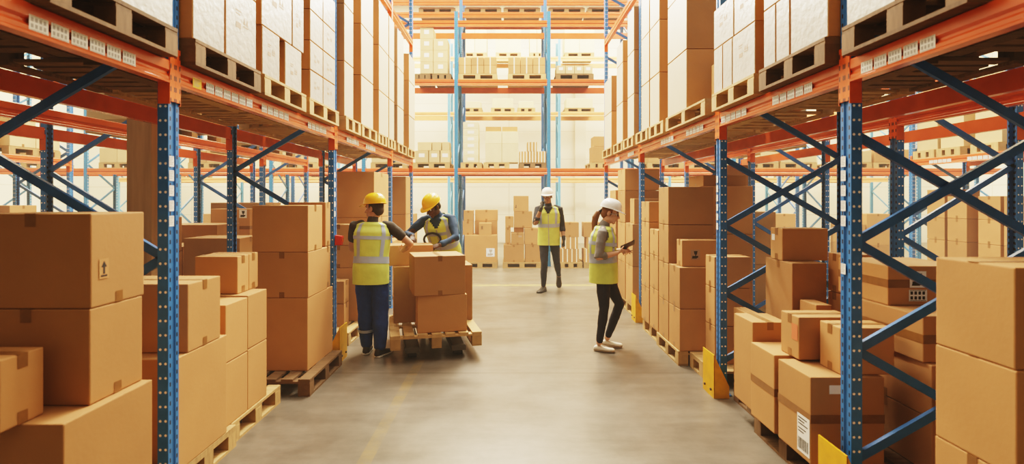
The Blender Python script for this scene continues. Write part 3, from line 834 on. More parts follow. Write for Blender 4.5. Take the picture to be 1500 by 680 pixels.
# right, second rack
block(1, 3.35, 8.35, 1, .5, 0, [[.6, .5, .55, .38]], .34, 'on the floor behind the second right post', m='kraft')
block(1, 3.32, 7.5, 1, .6, 0, [[.6, .73]], .36, 'on the floor behind the tall carton in the right bay')
block(1, 3.35, 4.8, 2, .5, 0, [[.5, .4], [.45]], .8, 'on the floor behind the crossed braces')
carton(1, 3.35, 3.6, 4.1, .146, .75, .6, 'large dark carton standing low behind the nearest right braces', tape='x')
pallet(3.65, 3.85, 0, 'pallet low behind the nearest right braces', lx=.7, ly=.6)
# far right rack, seen through the braces
RW = ['first', 'second', 'third', 'fourth']
for i, y in enumerate((9.50, 9.04, 8.42, 7.96)):
    stack(1, 7.62, y - .42 + .44, y + .42, [.146, .54, .93, 1.32, 1.70 + .12 * (i == 0)], .62, f'{RW[i]} column from the end on the far right rack floor', tape='x', jit=0,
          stickers=[('front', .5, .4, .09, .16, 'shipping')] if i == 0 else [])
    stack(1, 8.30, y - .42 + .44, y + .42, [.146, .54, .93, 1.32, 1.7], .6, f'{RW[i]} inner column from the end on the far right rack floor', tape='x', jit=0)
pallet(8.2, 9.48, 0, 'pallet at the end of the far right rack', lx=1.2, ly=.95, simple=True)
pallet(8.2, 8.40, 0, 'pallet second from the end of the far right rack', lx=1.2, ly=.95, simple=True)
for i, y in enumerate((9.55, 9.0, 8.3)):
    stack(1, 7.52, y, y + .48, [ZS + PH + .002, 3.1, 3.6], .55, f'{RW[i]} pair from the end up on the far right rack', tape=None, jit=0, look='pale', m='kraft_pale')
    pallet(7.95, y + .24, ZS, f'pallet {RW[i]} from the end up on the far right rack', lx=1.0, ly=.5, simple=True)
block(1, 3.35, 9.0, 1, .8, ZS, [[.5, .45]], .8, 'up on the second right rack far bay', look='pale', m='kraft_pale')
block(1, 3.35, 7.6, 1, .8, ZS, [[.5, .45]], .8, 'up on the second right rack middle bay', look='pale', m='kraft_pale')

# ------------------------------------------------------------------ end rack: loads facing the camera
def face_box(x0, x1, z0, z1, y, d, label, m='kraft', tape='y', group=None, stickers=(), straps=0, **kw):
    """carton whose face looks down the aisle: x0..x1 wide, front at depth y"""
    o = carton(1, x0, y, y + d, z0, z1, x1 - x0, label, tape=tape, m=m, group=group, stickers=stickers, jit=0, **kw)
    if straps and o:
        w, h = x1 - x0, z1 - z0
        for i in range(straps):
            x = -w / 2 + w * (i + .5) / straps
            bm = bmesh.new()
            add_box(bm, (x - .012, -d / 2 - .002, .001), (x + .012, -d / 2 - .0005, h + .002)); add_box(bm, (x - .012, -d / 2 - .002, h + .0008), (x + .012, d / 2, h + .002))
            mobj('strap', mesh_of(bm, 'strap', M['strap']), o)
    return o
YF = 13.0
PX = lambda px, y: (px - 745) / 798 * y
PZ = lambda py, y: 1.65 - (py - 292) / 798 * y
def fpal(x0, x1, y, z, label, d=.9, mk='wood'):
    pallet((x0 + x1) / 2, y + d / 2, z, label, lx=x1 - x0, ly=d, mk=mk, simple=True)
F0 = PH + .002
LG = 'the group beside the far blue post'
fpal(-1.10, -.27, YF, 0, 'pallet under the broad stickered carton at the end of the aisle')
face_box(-1.05, -.28, F0, .79, YF + .02, .8, 'broad carton with a blue-white sticker at the end of the aisle', tape=None,
         stickers=[('front', .80, .36, .20, .20, 'icon', dict(paper='paper_blue', ink='ink_grey'))])
face_box(-1.10, -.86, .792, 1.12, YF + .10, .4, 'lower small carton on the outer end of the broad stickered carton')
face_box(-1.08, -.86, 1.122, 1.38, YF + .10, .4, 'upper small carton on the outer end of the broad stickered carton')
face_box(-.83, -.28, .792, 1.12, YF + .34, .4, 'wide carton lying at the back of the broad stickered carton')
face_box(-.82, -.27, 1.122, 1.39, YF + .34, .4, 'wide carton topmost above the broad stickered carton')
face_box(-.71, -.41, .792, 1.08, YF + .03, .28, 'small carton with a black mark in front on the broad carton', tape=None, stickers=[('front', .25, .62, .06, .09, 'arrow', dict(paper='kraft', ink='ink'))])
fpal(-.14, .78, YF, 0, 'pallet under the jumbled cartons behind the walking man')
face_box(-.12, .37, F0, .56, YF + .02, .45, 'wide carton at the lower corner of the jumbled pile')
face_box(.40, .76, F0, .56, YF + .02, .45, 'carton beside it at the foot of the jumbled pile, behind the walking man')
face_box(.06, .37, .562, .85, YF + .02, .4, 'carton with a torn mark in the second tier of the jumbled pile', stickers=[('front', .7, .7, .08, .04, 'blank', dict(paper='ink_brown'))])
face_box(-.08, .05, .562, .97, YF + .06, .35, 'narrow tall carton at the outer side of the jumbled pile')
face_box(-.08, .12, .972, 1.24, YF + .06, .35, 'narrow carton standing on the tall one of the jumbled pile')
face_box(.385, .74, .562, .96, YF + .02, .4, 'carton behind the shoulder of the walking man in the jumbled pile')
face_box(.13, .37, .852, .966, YF + .12, .3, 'flat dark carton wedged in the jumbled pile', tape=None)
face_box(.13, .57, .968, 1.36, YF + .06, .4, 'broad carton high in the jumbled pile')
face_box(.12, .48, 1.362, 1.73, YF + .06, .4, 'topmost carton with a black mark on the jumbled pile', tape=None, stickers=[('front', .16, .32, .06, .09, 'icon', dict(paper='kraft'))])
fpal(1.22, 1.76, YF, 0, 'pallet of strapped cartons by the woman, nearer the walking man')
fpal(1.80, 2.6, YF, 0, 'pallet of strapped cartons right behind the woman')
for nm, x0, x1 in (('beside the walking man', 1.24, 1.68), ('behind the woman', 1.80, 2.26), ('half hidden by the stacks behind the woman', 2.28, 2.6)):
    face_box(x0, x1, F0, .46, YF + .02, .4, f'strapped bottom carton {nm}', tape=None, straps=4)
    face_box(x0 + .06, x1 - .02, .462, .74, YF + .02, .4, f'strapped middle carton {nm}', tape=None, straps=3)
    face_box(x0, x1, .742, 1.10, YF + .02, .4, f'plain top carton {nm}', tape='y')
# side parts of the end rack's floor
FX = [(-12.4, 'far outer left'), (-10.1, 'outer left'), (-7.9, 'third left'), (-5.6, 'second left'), (-3.4, 'first left'), (3.45, 'first right'), (5.75, 'second right'), (8.0, 'third right')]
for x, nm in FX:
    fpal(x, x + 1.15, YF, 0, f'pallet in the {nm} bay of the end rack floor')
    for j, (a, b, zs) in enumerate(((0, .55, [F0, .6, 1.05]), (.58, 1.13, [F0, .55, .95, 1.3]))):
        for k in range(len(zs) - 1):
            face_box(x + a, x + b, zs[k] + .001, zs[k + 1], YF + .05, .5, f'{TIERS[len(zs) - 1][k]} carton of the {("outer", "inner")[j] if x < 0 else ("inner", "outer")[j]} column in the {nm} end rack bay')
# first level of the end rack
ZE = Z1 + .031; Y1 = 13.42
E = ZE + PH + .002
def lvl_pallet(x0, x1, z, where, y=Y1, d=1.0, mk='wood'): fpal(x0, x1, y, z, 'pallet ' + where, d=d, mk=mk)
lvl_pallet(-2.36, -1.45, ZE, 'on the end rack first level, left of the far blue post')
for i, (a, b) in enumerate(((-2.30, -1.98), (-1.96, -1.70), (-1.68, -1.45))):
    face_box(a, b, E, 2.85, Y1, .4, f'labelled lower carton in the left bay of the end rack, {("outer", "middle", "inner")[i]}', m='kraft_pale', stickers=[('front', .5, .6, .14, .09, 'blank')], tape=None)
for i, (a, b) in enumerate(((-2.24, -1.9), (-1.88, -1.66), (-1.64, -1.46))):
    face_box(a, b, 2.852, 3.06, Y1, .4, f'upper carton in the left bay of the end rack, {("outer", "middle", "inner")[i]}', m='kraft_pale', tape=None)
lvl_pallet(-1.18, -.66, ZE, 'under the tall cream column on the end rack')
zs = [E + .166 * i for i in range(7)]
for i in range(6): face_box(-1.12, -.74, zs[i] + .001, zs[i + 1], Y1, .5, f'{TIERS[6][i]} carton of the tall cream column', m='cream', tape=None, stickers=[('front', .5, .5, .16, .07, 'blank')])
lvl_pallet(-.62, .02, ZE, 'under the twin cream columns on the end rack')
for j, (a, b) in enumerate(((-.57, -.17), (-.16, .24))):
    for i in range(2): face_box(a, b, (E, 3.02)[i] + .001, (3.02, 3.32)[i], Y1, .6, f'{("lower", "upper")[i]} cream carton of the {("outer", "inner")[j]} twin column', m='cream', tape=None)
    face_box(a, b - .02, 3.322, 3.45, Y1 + .1, .5, f'brown flat carton atop the {("outer", "inner")[j]} twin column', tape=None)
lvl_pallet(.12, .93, ZE, 'dark, under the strapped brown row on the end rack', mk='wood_dark') if False else None
lvl_pallet(.26, .93, ZE, 'under the strapped brown row on the end rack', mk='wood_dark')
for i in range(3): face_box(.265 + i * .22, .48 + i * .22, E, 2.83, Y1, .4, f'strapped brown carton in the short row on the end rack, {("outer", "middle", "inner")[i]}', tape=None, straps=3)
face_box(.46, .70, 2.832, 3.06, Y1, .4, 'strapped brown carton alone on the short row', tape=None, straps=3)
lvl_pallet(2.02, 2.5, ZE, 'under the narrow stack at the right of the end rack')
for i in range(2): face_box((2.06, 2.1)[i], (2.42, 2.4)[i], (E, 2.95)[i] + .001, (2.95, 3.2)[i], Y1, .5, f'{("lower", "upper")[i]} carton of the narrow stack at the right of the end rack', tape=None)
# second level
ZF = Z2 + .001; E2 = ZF + PH + .002
lvl_pallet(-2.34, -1.93, ZF, 'outer, on the second level left bay of the end rack', mk='wood_dark'); lvl_pallet(-1.88, -1.42, ZF, 'inner, on the second level left bay of the end rack', mk='wood_dark')
for c, (a, b) in enumerate(((-2.18, -1.86), (-1.85, -1.5))):
    for i in range(4 if c == 0 else 3):
        face_box(a, b, E2 + .285 * i + .001, E2 + .285 * (i + 1), Y1, .5, f'{TIERS[4 if c == 0 else 3][i]} film-wrapped carton, {("outer", "inner")[c]} column on the second level left bay', m='kraft_pale', tape=None, stickers=[('front', .5, .6, .12, .10, 'blank')])
for g, (x0, x1, nm) in enumerate(((-1.24, -.28, 'long'), (-.02, .92, 'shorter'))):
    lvl_pallet(x0, x1, ZF, f'under the {nm} strapped load on the second level of the end rack')
    n = 3; w = (x1 - x0 - .02) / n
    for r in range(2):
        for i in range(n):
            face_box(x0 + .01 + i * w, x0 + i * w + w, E2 + .20 * r + .004 * r, E2 + .20 * (r + 1), Y1, .6, f'{("lower", "upper")[r]} {("outer", "middle", "inner")[i]} carton of the {nm} strapped load on the second level', tape=None, straps=1, m='kraft')
lvl_pallet(1.16, 2.1, ZF, 'under the labelled row on the second level right bay', mk='wood_dark')
for i in range(4): face_box(1.18 + i * .225, 1.395 + i * .225, E2, E2 + .2, Y1, .5, f'{("first", "second", "third", "last")[i]} small labelled carton in the row on the second level right bay', m='kraft_pale', tape=None, stickers=[('front', .5, .6, .10, .07, 'blank')])
# top levels
for i, x in enumerate((-2.45, -1.2, -.14, 1.08, 2.15)):
    fpal(x, x + 1.0, 14.84, 6.721, f'{RW[i] if i < 4 else "fifth"} pallet along the topmost beams of the end racks', mk='wood_dark')
    face_box(x + .03, x + .97, 6.868, 6.90, 14.86, .8, f'{RW[i] if i < 4 else "fifth"} flat grey board along the topmost beams', m='print', tape=None)
# pale rack by the back wall
Y3 = 18.42; Z3 = 6.471
for i, (a, b) in enumerate(((-1.55, -.74), (-.44, .42), (.72, 1.2), (1.9, 2.9))):
    fpal(a, b, Y3, Z3, f'{RW[i]} pallet along the top of the pale back rack')
    mid = (a + b) / 2
    for j, (p, q) in enumerate(((a, mid - .005), (mid + .005, b))):
        for k in range(2):
            face_box(p, q, Z3 + PH + .002 + .42 * k + .001, Z3 + PH + .002 + .42 * (k + 1), Y3 + .02, .8, f'{("lower", "upper")[k]} {("outer", "inner")[j]} cream carton of the {RW[i]} top load on the pale back rack', m='cream', tape=None)
for i, (a, b) in enumerate(((-1.6, -.9), (-.6, .2), (.3, .9), (1.9, 2.9))):
    fpal(a, b, Y3, Z2 + .001, f'{RW[i]} pallet along the middle of the pale back rack', mk='wood')
    face_box(a + .05, b - .05, Z2 + .147, Z2 + .147 + .22 + .1 * (i % 2), Y3 + .02, .7, f'{RW[i]} low cream carton along the middle of the pale back rack', m='cream', tape=None)

# low loads on the first levels of the end rack and the pale rack, seen under the aisle racks' beams
for i, (x, n, h, m_, wh) in enumerate(((3.42, 1, .30, 'kraft', 'first right bay'), (5.75, 2, .26, 'kraft_pale', 'second right bay'), (6.7, 2, .30, 'kraft_pale', 'second right bay, outer end'), (8.05, 2, .28, 'kraft_pale', 'third right bay'), (9.0, 2, .32, 'kraft', 'third right bay, outer end'),
        (-3.4, 2, .30, 'kraft_pale', 'first left bay'), (-5.6, 2, .34, 'kraft_pale', 'second left bay'), (-7.9, 2, .3, 'kraft', 'third left bay'), (-10.1, 2, .36, 'kraft_pale', 'fourth left bay'), (-12.4, 2, .3, 'kraft', 'fifth left bay'))):
    lvl_pallet(x, x + .9, ZE, f'up on the end rack first level, {wh}')
    for j in range(n): face_box(x + .02 + j * .44, x + .45 + j * .44, E, E + h, Y1, .6, f'{("inner", "outer")[(j == 1) == (x > 0)]} low carton up on the end rack, {wh}', m=m_, tape=None)
lvl_pallet(3.95 + .5, 4.45 + .75, ZE, 'under the dark grey crate on the end rack')
face_box(4.5, 5.1, E, E + .34, Y1, .6, 'dark grey crate up on the end rack among the right racks', m='crate', tape=None)
for i, (x, h, m_) in enumerate(((-7.3, .5, 'print'), (-8.9, .6, 'cream'), (-11.6, .62, 'cream'), (-12.9, .7, 'print'), (5.7, .5, 'cream'), (7.2, .6, 'cream'), (9.4, .55, 'cream'), (11.0, .6, 'print'))):
    wh = ('first', 'second', 'third', 'fourth')[i % 4] + (' left' if x < 0 else ' right')
    fpal(x, x + 1.1, Y3, Z1 + .001, f'pallet {wh} on the low level of the pale back rack')
    face_box(x + .03, x + 1.07, Z1 + .147, Z1 + .147 + h, Y3 + .02, .8, f'wrapped load, {wh} one outwards on the low level of the pale back rack', m=m_, tape=None)

# ------------------------------------------------------------------ pallet truck load in the aisle
TH = math.radians(13); PZ0 = 0.13
pc = Vector((-.85, 6.07, 0)); Rz = Matrix.Rotation(TH, 4, 'Z')
pallet(pc.x, pc.y, PZ0, 'raised pallet on the pallet truck in the aisle', rz=TH, lx=.93, ly=1.05, mk='wood')
PT = PZ0 + PH + .002
def on_pallet(x0, x1, y0, y1, z0, z1, label, drz=0.0, **kw):
    """carton placed in the pallet's own frame"""
    o = carton(1, x0, y0, y1, z0, z1, x1 - x0, label, rz=0, **kw)
    c = pc + Rz @ Vector(((x0 + x1) / 2, (y0 + y1) / 2, 0))
    o.location = (c.x, c.y, z0); o.rotation_euler = (0, 0, TH + drz); return o
on_pallet(-.19, .32, -.46, -.10, PT, .657, 'lower carton of the front pair on the pallet truck load', tape='x')
on_pallet(-.24, .29, -.47, .02, .659, 1.064, 'upper carton of the front pair on the pallet truck load', drz=.06, tape='y')
on_pallet(.10, .46, .05, .50, PT, .90, 'tall carton at the back edge of the pallet truck load', tape='x')
on_pallet(-.42, .06, .05, .50, PT, .90, 'tall carton beside the trousers of the man in blue, on the pallet truck', tape='x')
on_pallet(-.47, .02, .14, .46, .902, 1.13, 'carton being lifted by the two men in yellow helmets', tape='x')
tr = empty('pallet_truck', (pc.x, pc.y, 0), TH, 'hand pallet truck under the raised pallet, black loop handle up', 'pallet truck')
def part(nm, fn, m, parent=tr, **kw):
    bm = bmesh.new(); fn(bm); bmesh.ops.recalc_face_normals(bm, faces=bm.faces); return mobj(nm, mesh_of(bm, nm, M[m] if isinstance(m, str) else m), parent, **kw)
for s in (-1, 1):
    fk = part('fork', lambda bm: add_prism(bm, [(-.075, .0), (.075, .0), (.075, .05), (.06, .06), (-.06, .06), (-.075, .05)], (s * .24, -.42, .065), (s * .24, .58, .065), (1, 0, 0), (0, 0, 1)), 'red' if False else 'steel')
    part('roller', lambda bm: bmesh.ops.create_cone(bm, cap_ends=True, segments=18, radius1=.04, radius2=.04, depth=.09), 'black', fk, loc=(s * .24, -.34, .04), rot=(0, PI / 2, 0))
    part('steering_wheel', lambda bm: bmesh.ops.create_cone(bm, cap_ends=True, segments=22, radius1=.09, radius2=.09, depth=.05), 'black', tr, loc=(s * .05, .70, .09), rot=(0, PI / 2, 0))
part('hydraulic_pump', lambda bm: (add_box(bm, (-.12, .60, .10), (.12, .68, .42)), bmesh.ops.create_cone(bm, cap_ends=True, segments=16, radius1=.05, radius2=.045, depth=.3, matrix=Matrix.Translation((0, .70, .36)))), 'steel')
part('tiller', lambda bm: bar(bm, (0, .72, .3), (.05, .575, 1.10), .035, .035, (1, 0, 0)), 'steel')
def loop(bm):
    pts = [(.05 + .10 * math.sin(a), .58 - .02 * math.cos(a) - .01, 1.16 + .075 * -math.cos(a)) for a in [2 * PI * i / 20 for i in range(21)]]
    for a, b in zip(pts, pts[1:]): bar(bm, a, b, .026, .026, (0, 1, 0))
part('loop_handle', loop, 'black')

# ------------------------------------------------------------------ people
V = Vector
def remeshed(bm, name, m, voxel, smooth=3, factor=0.5, disp=0.0):
    me = bpy.data.meshes.new(name); bmesh.ops.recalc_face_normals(bm, faces=bm.faces); bm.to_mesh(me); bm.free()
    o = bpy.data.objects.new('tmp', me); COL.objects.link(o)
    r = o.modifiers.new('r', 'REMESH'); r.mode = 'VOXEL'; r.voxel_size = voxel
    s = o.modifiers.new('s', 'SMOOTH'); s.iterations = smooth; s.factor = factor
    if disp:
        tx = bpy.data.textures.new('folds', 'CLOUDS'); tx.noise_scale = 0.09
        d = o.modifiers.new('d', 'DISPLACE'); d.texture = tx; d.strength = disp; d.mid_level = 0.5; d.texture_coords = 'LOCAL'
    dg = bpy.context.evaluated_depsgraph_get(); dg.update()
    out = bpy.data.meshes.new_from_object(o.evaluated_get(dg))
    bpy.data.objects.remove(o)
    out.materials.clear()
    for x in (m if isinstance(m, list) else [m]): out.materials.append(x)
    out.polygons.foreach_set('use_smooth', [True] * len(out.polygons)); out.update()
    return out

def loft(bm, stations, n=20, cap=True):
    """stations: (centre, side half-axis vector, other half-axis vector)"""
    rings = []
    for c, a, b in stations:
        rings.append([bm.verts.new(c + a * math.cos(2 * PI * i / n) + b * math.sin(2 * PI * i / n)) for i in range(n)])
    for A, B in zip(rings, rings[1:]):
        for i in range(n): bm.faces.new((A[i], A[(i + 1) % n], B[(i + 1) % n], B[i]))
    if cap: bm.faces.new(list(reversed(rings[0]))); bm.faces.new(rings[-1])

def limb(bm, pts, radii, n=14, ref=None):
    """round tapering tube with rounded ends through pts"""
    pts = [V(p) for p in pts]; st = []
    ref = V(ref) if ref else V((0.31, 0.87, 0.13))
    for i, p in enumerate(pts):
        d = (pts[min(i + 1, len(pts) - 1)] - pts[max(i - 1, 0)]).normalized()
        s = d.cross(ref)
        if s.length < 0.05: s = d.cross(V((1, 0, 0)))
        s.normalize(); t = s.cross(d); r = radii[i]
        if i == 0:
            for k, q in ((1.0, .12), (.7, .72), (.35, .94)): st.append((p - d * r * k, s * r * q, t * r * q))
        st.append((p, s * r, t * r))
        if i == len(pts) - 1:
            for k, q in ((.35, .94), (.7, .72), (1.0, .12)): st.append((p + d * r * k, s * r * q, t * r * q))
    loft(bm, st, n)

def blob(bm, c, rx, ry, rz, R, F, U, n=16):
    st = []
    for k in range(9):
        a = -PI / 2 + PI * (k + .35) / 8.7
        st.append((c + U * rz * math.sin(a), R * rx * math.cos(a), F * ry * math.cos(a)))
    loft(bm, st, n)

def hand(bm, wrist, fwd, nrm, ts, curl=(0.25, 0.45, 0.4), sc=1.0, spread=0.05, thumb_in=0.5, grow=0.0):
    """palm, four unequal fingers with knuckle bends, and a thumb from the side of the palm"""
    fwd = V(fwd).normalized(); nrm = V(nrm); nrm = (nrm - fwd * nrm.dot(fwd)).normalized(); side = fwd.cross(nrm) * ts
    w = V(wrist); L = 0.088 * sc; g = grow
    loft(bm, [(w - fwd * .01, side * (.024 * sc + g), nrm * (.018 * sc + g)), (w + fwd * .02 * sc, side * (.030 * sc + g), nrm * (.017 * sc + g)),
              (w + fwd * .055 * sc, side * (.040 * sc + g), nrm * (.0155 * sc + g)), (w + fwd * L, side * (.041 * sc + g), nrm * (.0125 * sc + g)), (w + fwd * (L + .008), side * (.034 * sc + g), nrm * (.008 * sc + g))], 16)
    for k, (off, ln) in enumerate(((.031, .072), (.0105, .080), (-.0105, .074), (-.031, .058))):
        p = w + fwd * (L - .008) * 1.0 + side * off * sc; d = (fwd + side * off * spread * 10).normalized(); pts = [p]; a = 0
        for j, fr in enumerate((.45, .31, .24)):
            a += curl[j] * (1 + .08 * k)
            dd = d * math.cos(a) + nrm * math.sin(a)
            p = p + dd * ln * fr * sc; pts.append(p)
        limb(bm, pts, [.0092 * sc + g, .0086 * sc + g, .0078 * sc + g, .0066 * sc + g], 10)
    b = w + fwd * .024 * sc + side * .026 * sc
    d1 = (fwd * .62 + side * .72 + nrm * .30 * thumb_in * 2).normalized(); d2 = (fwd * .9 + side * .12 + nrm * .45 * thumb_in * 2).normalized()
    limb(bm, [b, b + d1 * .034 * sc, b + d1 * .034 * sc + d2 * .03 * sc, b + d1 * .034 * sc + d2 * .052 * sc], [.0135 * sc + g, .0115 * sc + g, .0098 * sc + g, .0078 * sc + g], 10)

def lerp(a, b, t): return a + (b - a) * t

class Torso:
    """surface round the spine: t runs from hem (0) to neck (1), u round the body from the front"""
    def __init__(s, pel, chest, neck, hip_r, sho_r, k=1.0, wide=1.0, hem=-.14):
        s.pel, s.chest, s.neck = V(pel), V(chest), V(neck); s.hr, s.sr = V(hip_r).normalized(), V(sho_r).normalized()
        up0 = (s.chest - s.pel).normalized()
        self_pts = [s.pel + V((0, 0, hem)), s.pel, lerp(s.pel, s.chest, .5), s.chest, lerp(s.chest, s.neck, .42), lerp(s.chest, s.neck, .80), s.neck]
        s.pts = self_pts
        s.ab = [(x * k * wide, y * k * (1.16 if wide < 1 else 1)) for x, y in ((.172, .128), (.172, .126), (.163, .118), (.174, .122), (.182, .114), (.155, .084), (.066, .062))]
        s.rk = [0, 0, .4, .85, 1, 1, 1]
    def frame(s, t):
        x = max(0, min(.9999, t)) * (len(s.pts) - 1); i = int(x); f = x - i
        P = s.pts; g = lambda q: P[max(0, min(len(P) - 1, q))]
        p0, p1, p2, p3 = g(i - 1), g(i), g(i + 1), g(i + 2)
        c = 0.5 * ((2 * p1) + (p2 - p0) * f + (2 * p0 - 5 * p1 + 4 * p2 - p3) * f * f + (3 * p1 - p0 - 3 * p2 + p3) * f ** 3)
        fs = f * f * (3 - 2 * f)
        a = lerp(s.ab[i][0], s.ab[i + 1][0], fs); b = lerp(s.ab[i][1], s.ab[i + 1][1], fs)
        r = lerp(s.hr, s.sr, lerp(s.rk[i], s.rk[i + 1], f)).normalized()
        up = (p2 - p1).normalized()
        r = (r - up * r.dot(up)).normalized(); fw = up.cross(r)
        return c, r, fw, a, b, up
    def at(s, t, u, off=0.0):
        c, r, fw, a, b, up = s.frame(t)
        su, cu = math.sin(u), math.cos(u)
        e = 0.86
        return c + r * (a + off) * math.copysign(abs(su) ** e, su) + fw * (b + off) * math.copysign(abs(cu) ** e, cu)
    def solid(s, bm, off, t0=0.0, t1=1.0, n=24, m=18):
        rings = []
        for j in range(m + 1):
            t = lerp(t0, t1, j / m); rings.append([bm.verts.new(s.at(t, 2 * PI * i / n, off)) for i in range(n)])
        for A, B in zip(rings, rings[1:]):
            for i in range(n): bm.faces.new((A[i], A[(i + 1) % n], B[(i + 1) % n], B[i]))
        bm.faces.new(list(reversed(rings[0]))); bm.faces.new(rings[-1])
    def patch(s, bm, t0, t1, u0, u1, off, nt, nu, cut=None):
        g = [[(lerp(t0, t1, j / nt), lerp(u0, u1, i / nu)) for i in range(nu + 1)] for j in range(nt + 1)]
        vs = {}
        def v(j, i):
            if (j, i) not in vs: vs[j, i] = bm.verts.new(s.at(*g[j][i], off))
            return vs[j, i]
        for j in range(nt):
            for i in range(nu):
                tm = (g[j][i][0] + g[j + 1][i][0]) / 2; um = (g[j][i][1] + g[j][i + 1][1]) / 2
                if cut and cut(tm, um): continue
                bm.faces.new((v(j, i), v(j, i + 1), v(j + 1, i + 1), v(j + 1, i)))

M['lime'] = mat('lime_hivis_cloth', (0.60, 0.68, 0.17), rough=0.75, noise=0.08, scale=12, bump=0.25, bscale=26)
M['reflect'] = mat('silver_reflective_tape', (0.36, 0.43, 0.52), rough=0.45, noise=0.05, scale=20)
M['hat_yellow'] = mat('yellow_hard_hat_plastic', (0.80, 0.42, 0.012), rough=0.3, coat=0.3)
M['hat_white'] = mat('white_hard_hat_plastic', (0.82, 0.80, 0.74), rough=0.3, coat=0.3)
M['eye'] = mat('eye_white', (0.8, 0.78, 0.74), rough=0.3)

def cloth(name, col, **kw): return mat(name, col, rough=0.85, noise=0.10, scale=16, bump=0.3, bscale=22, **kw)

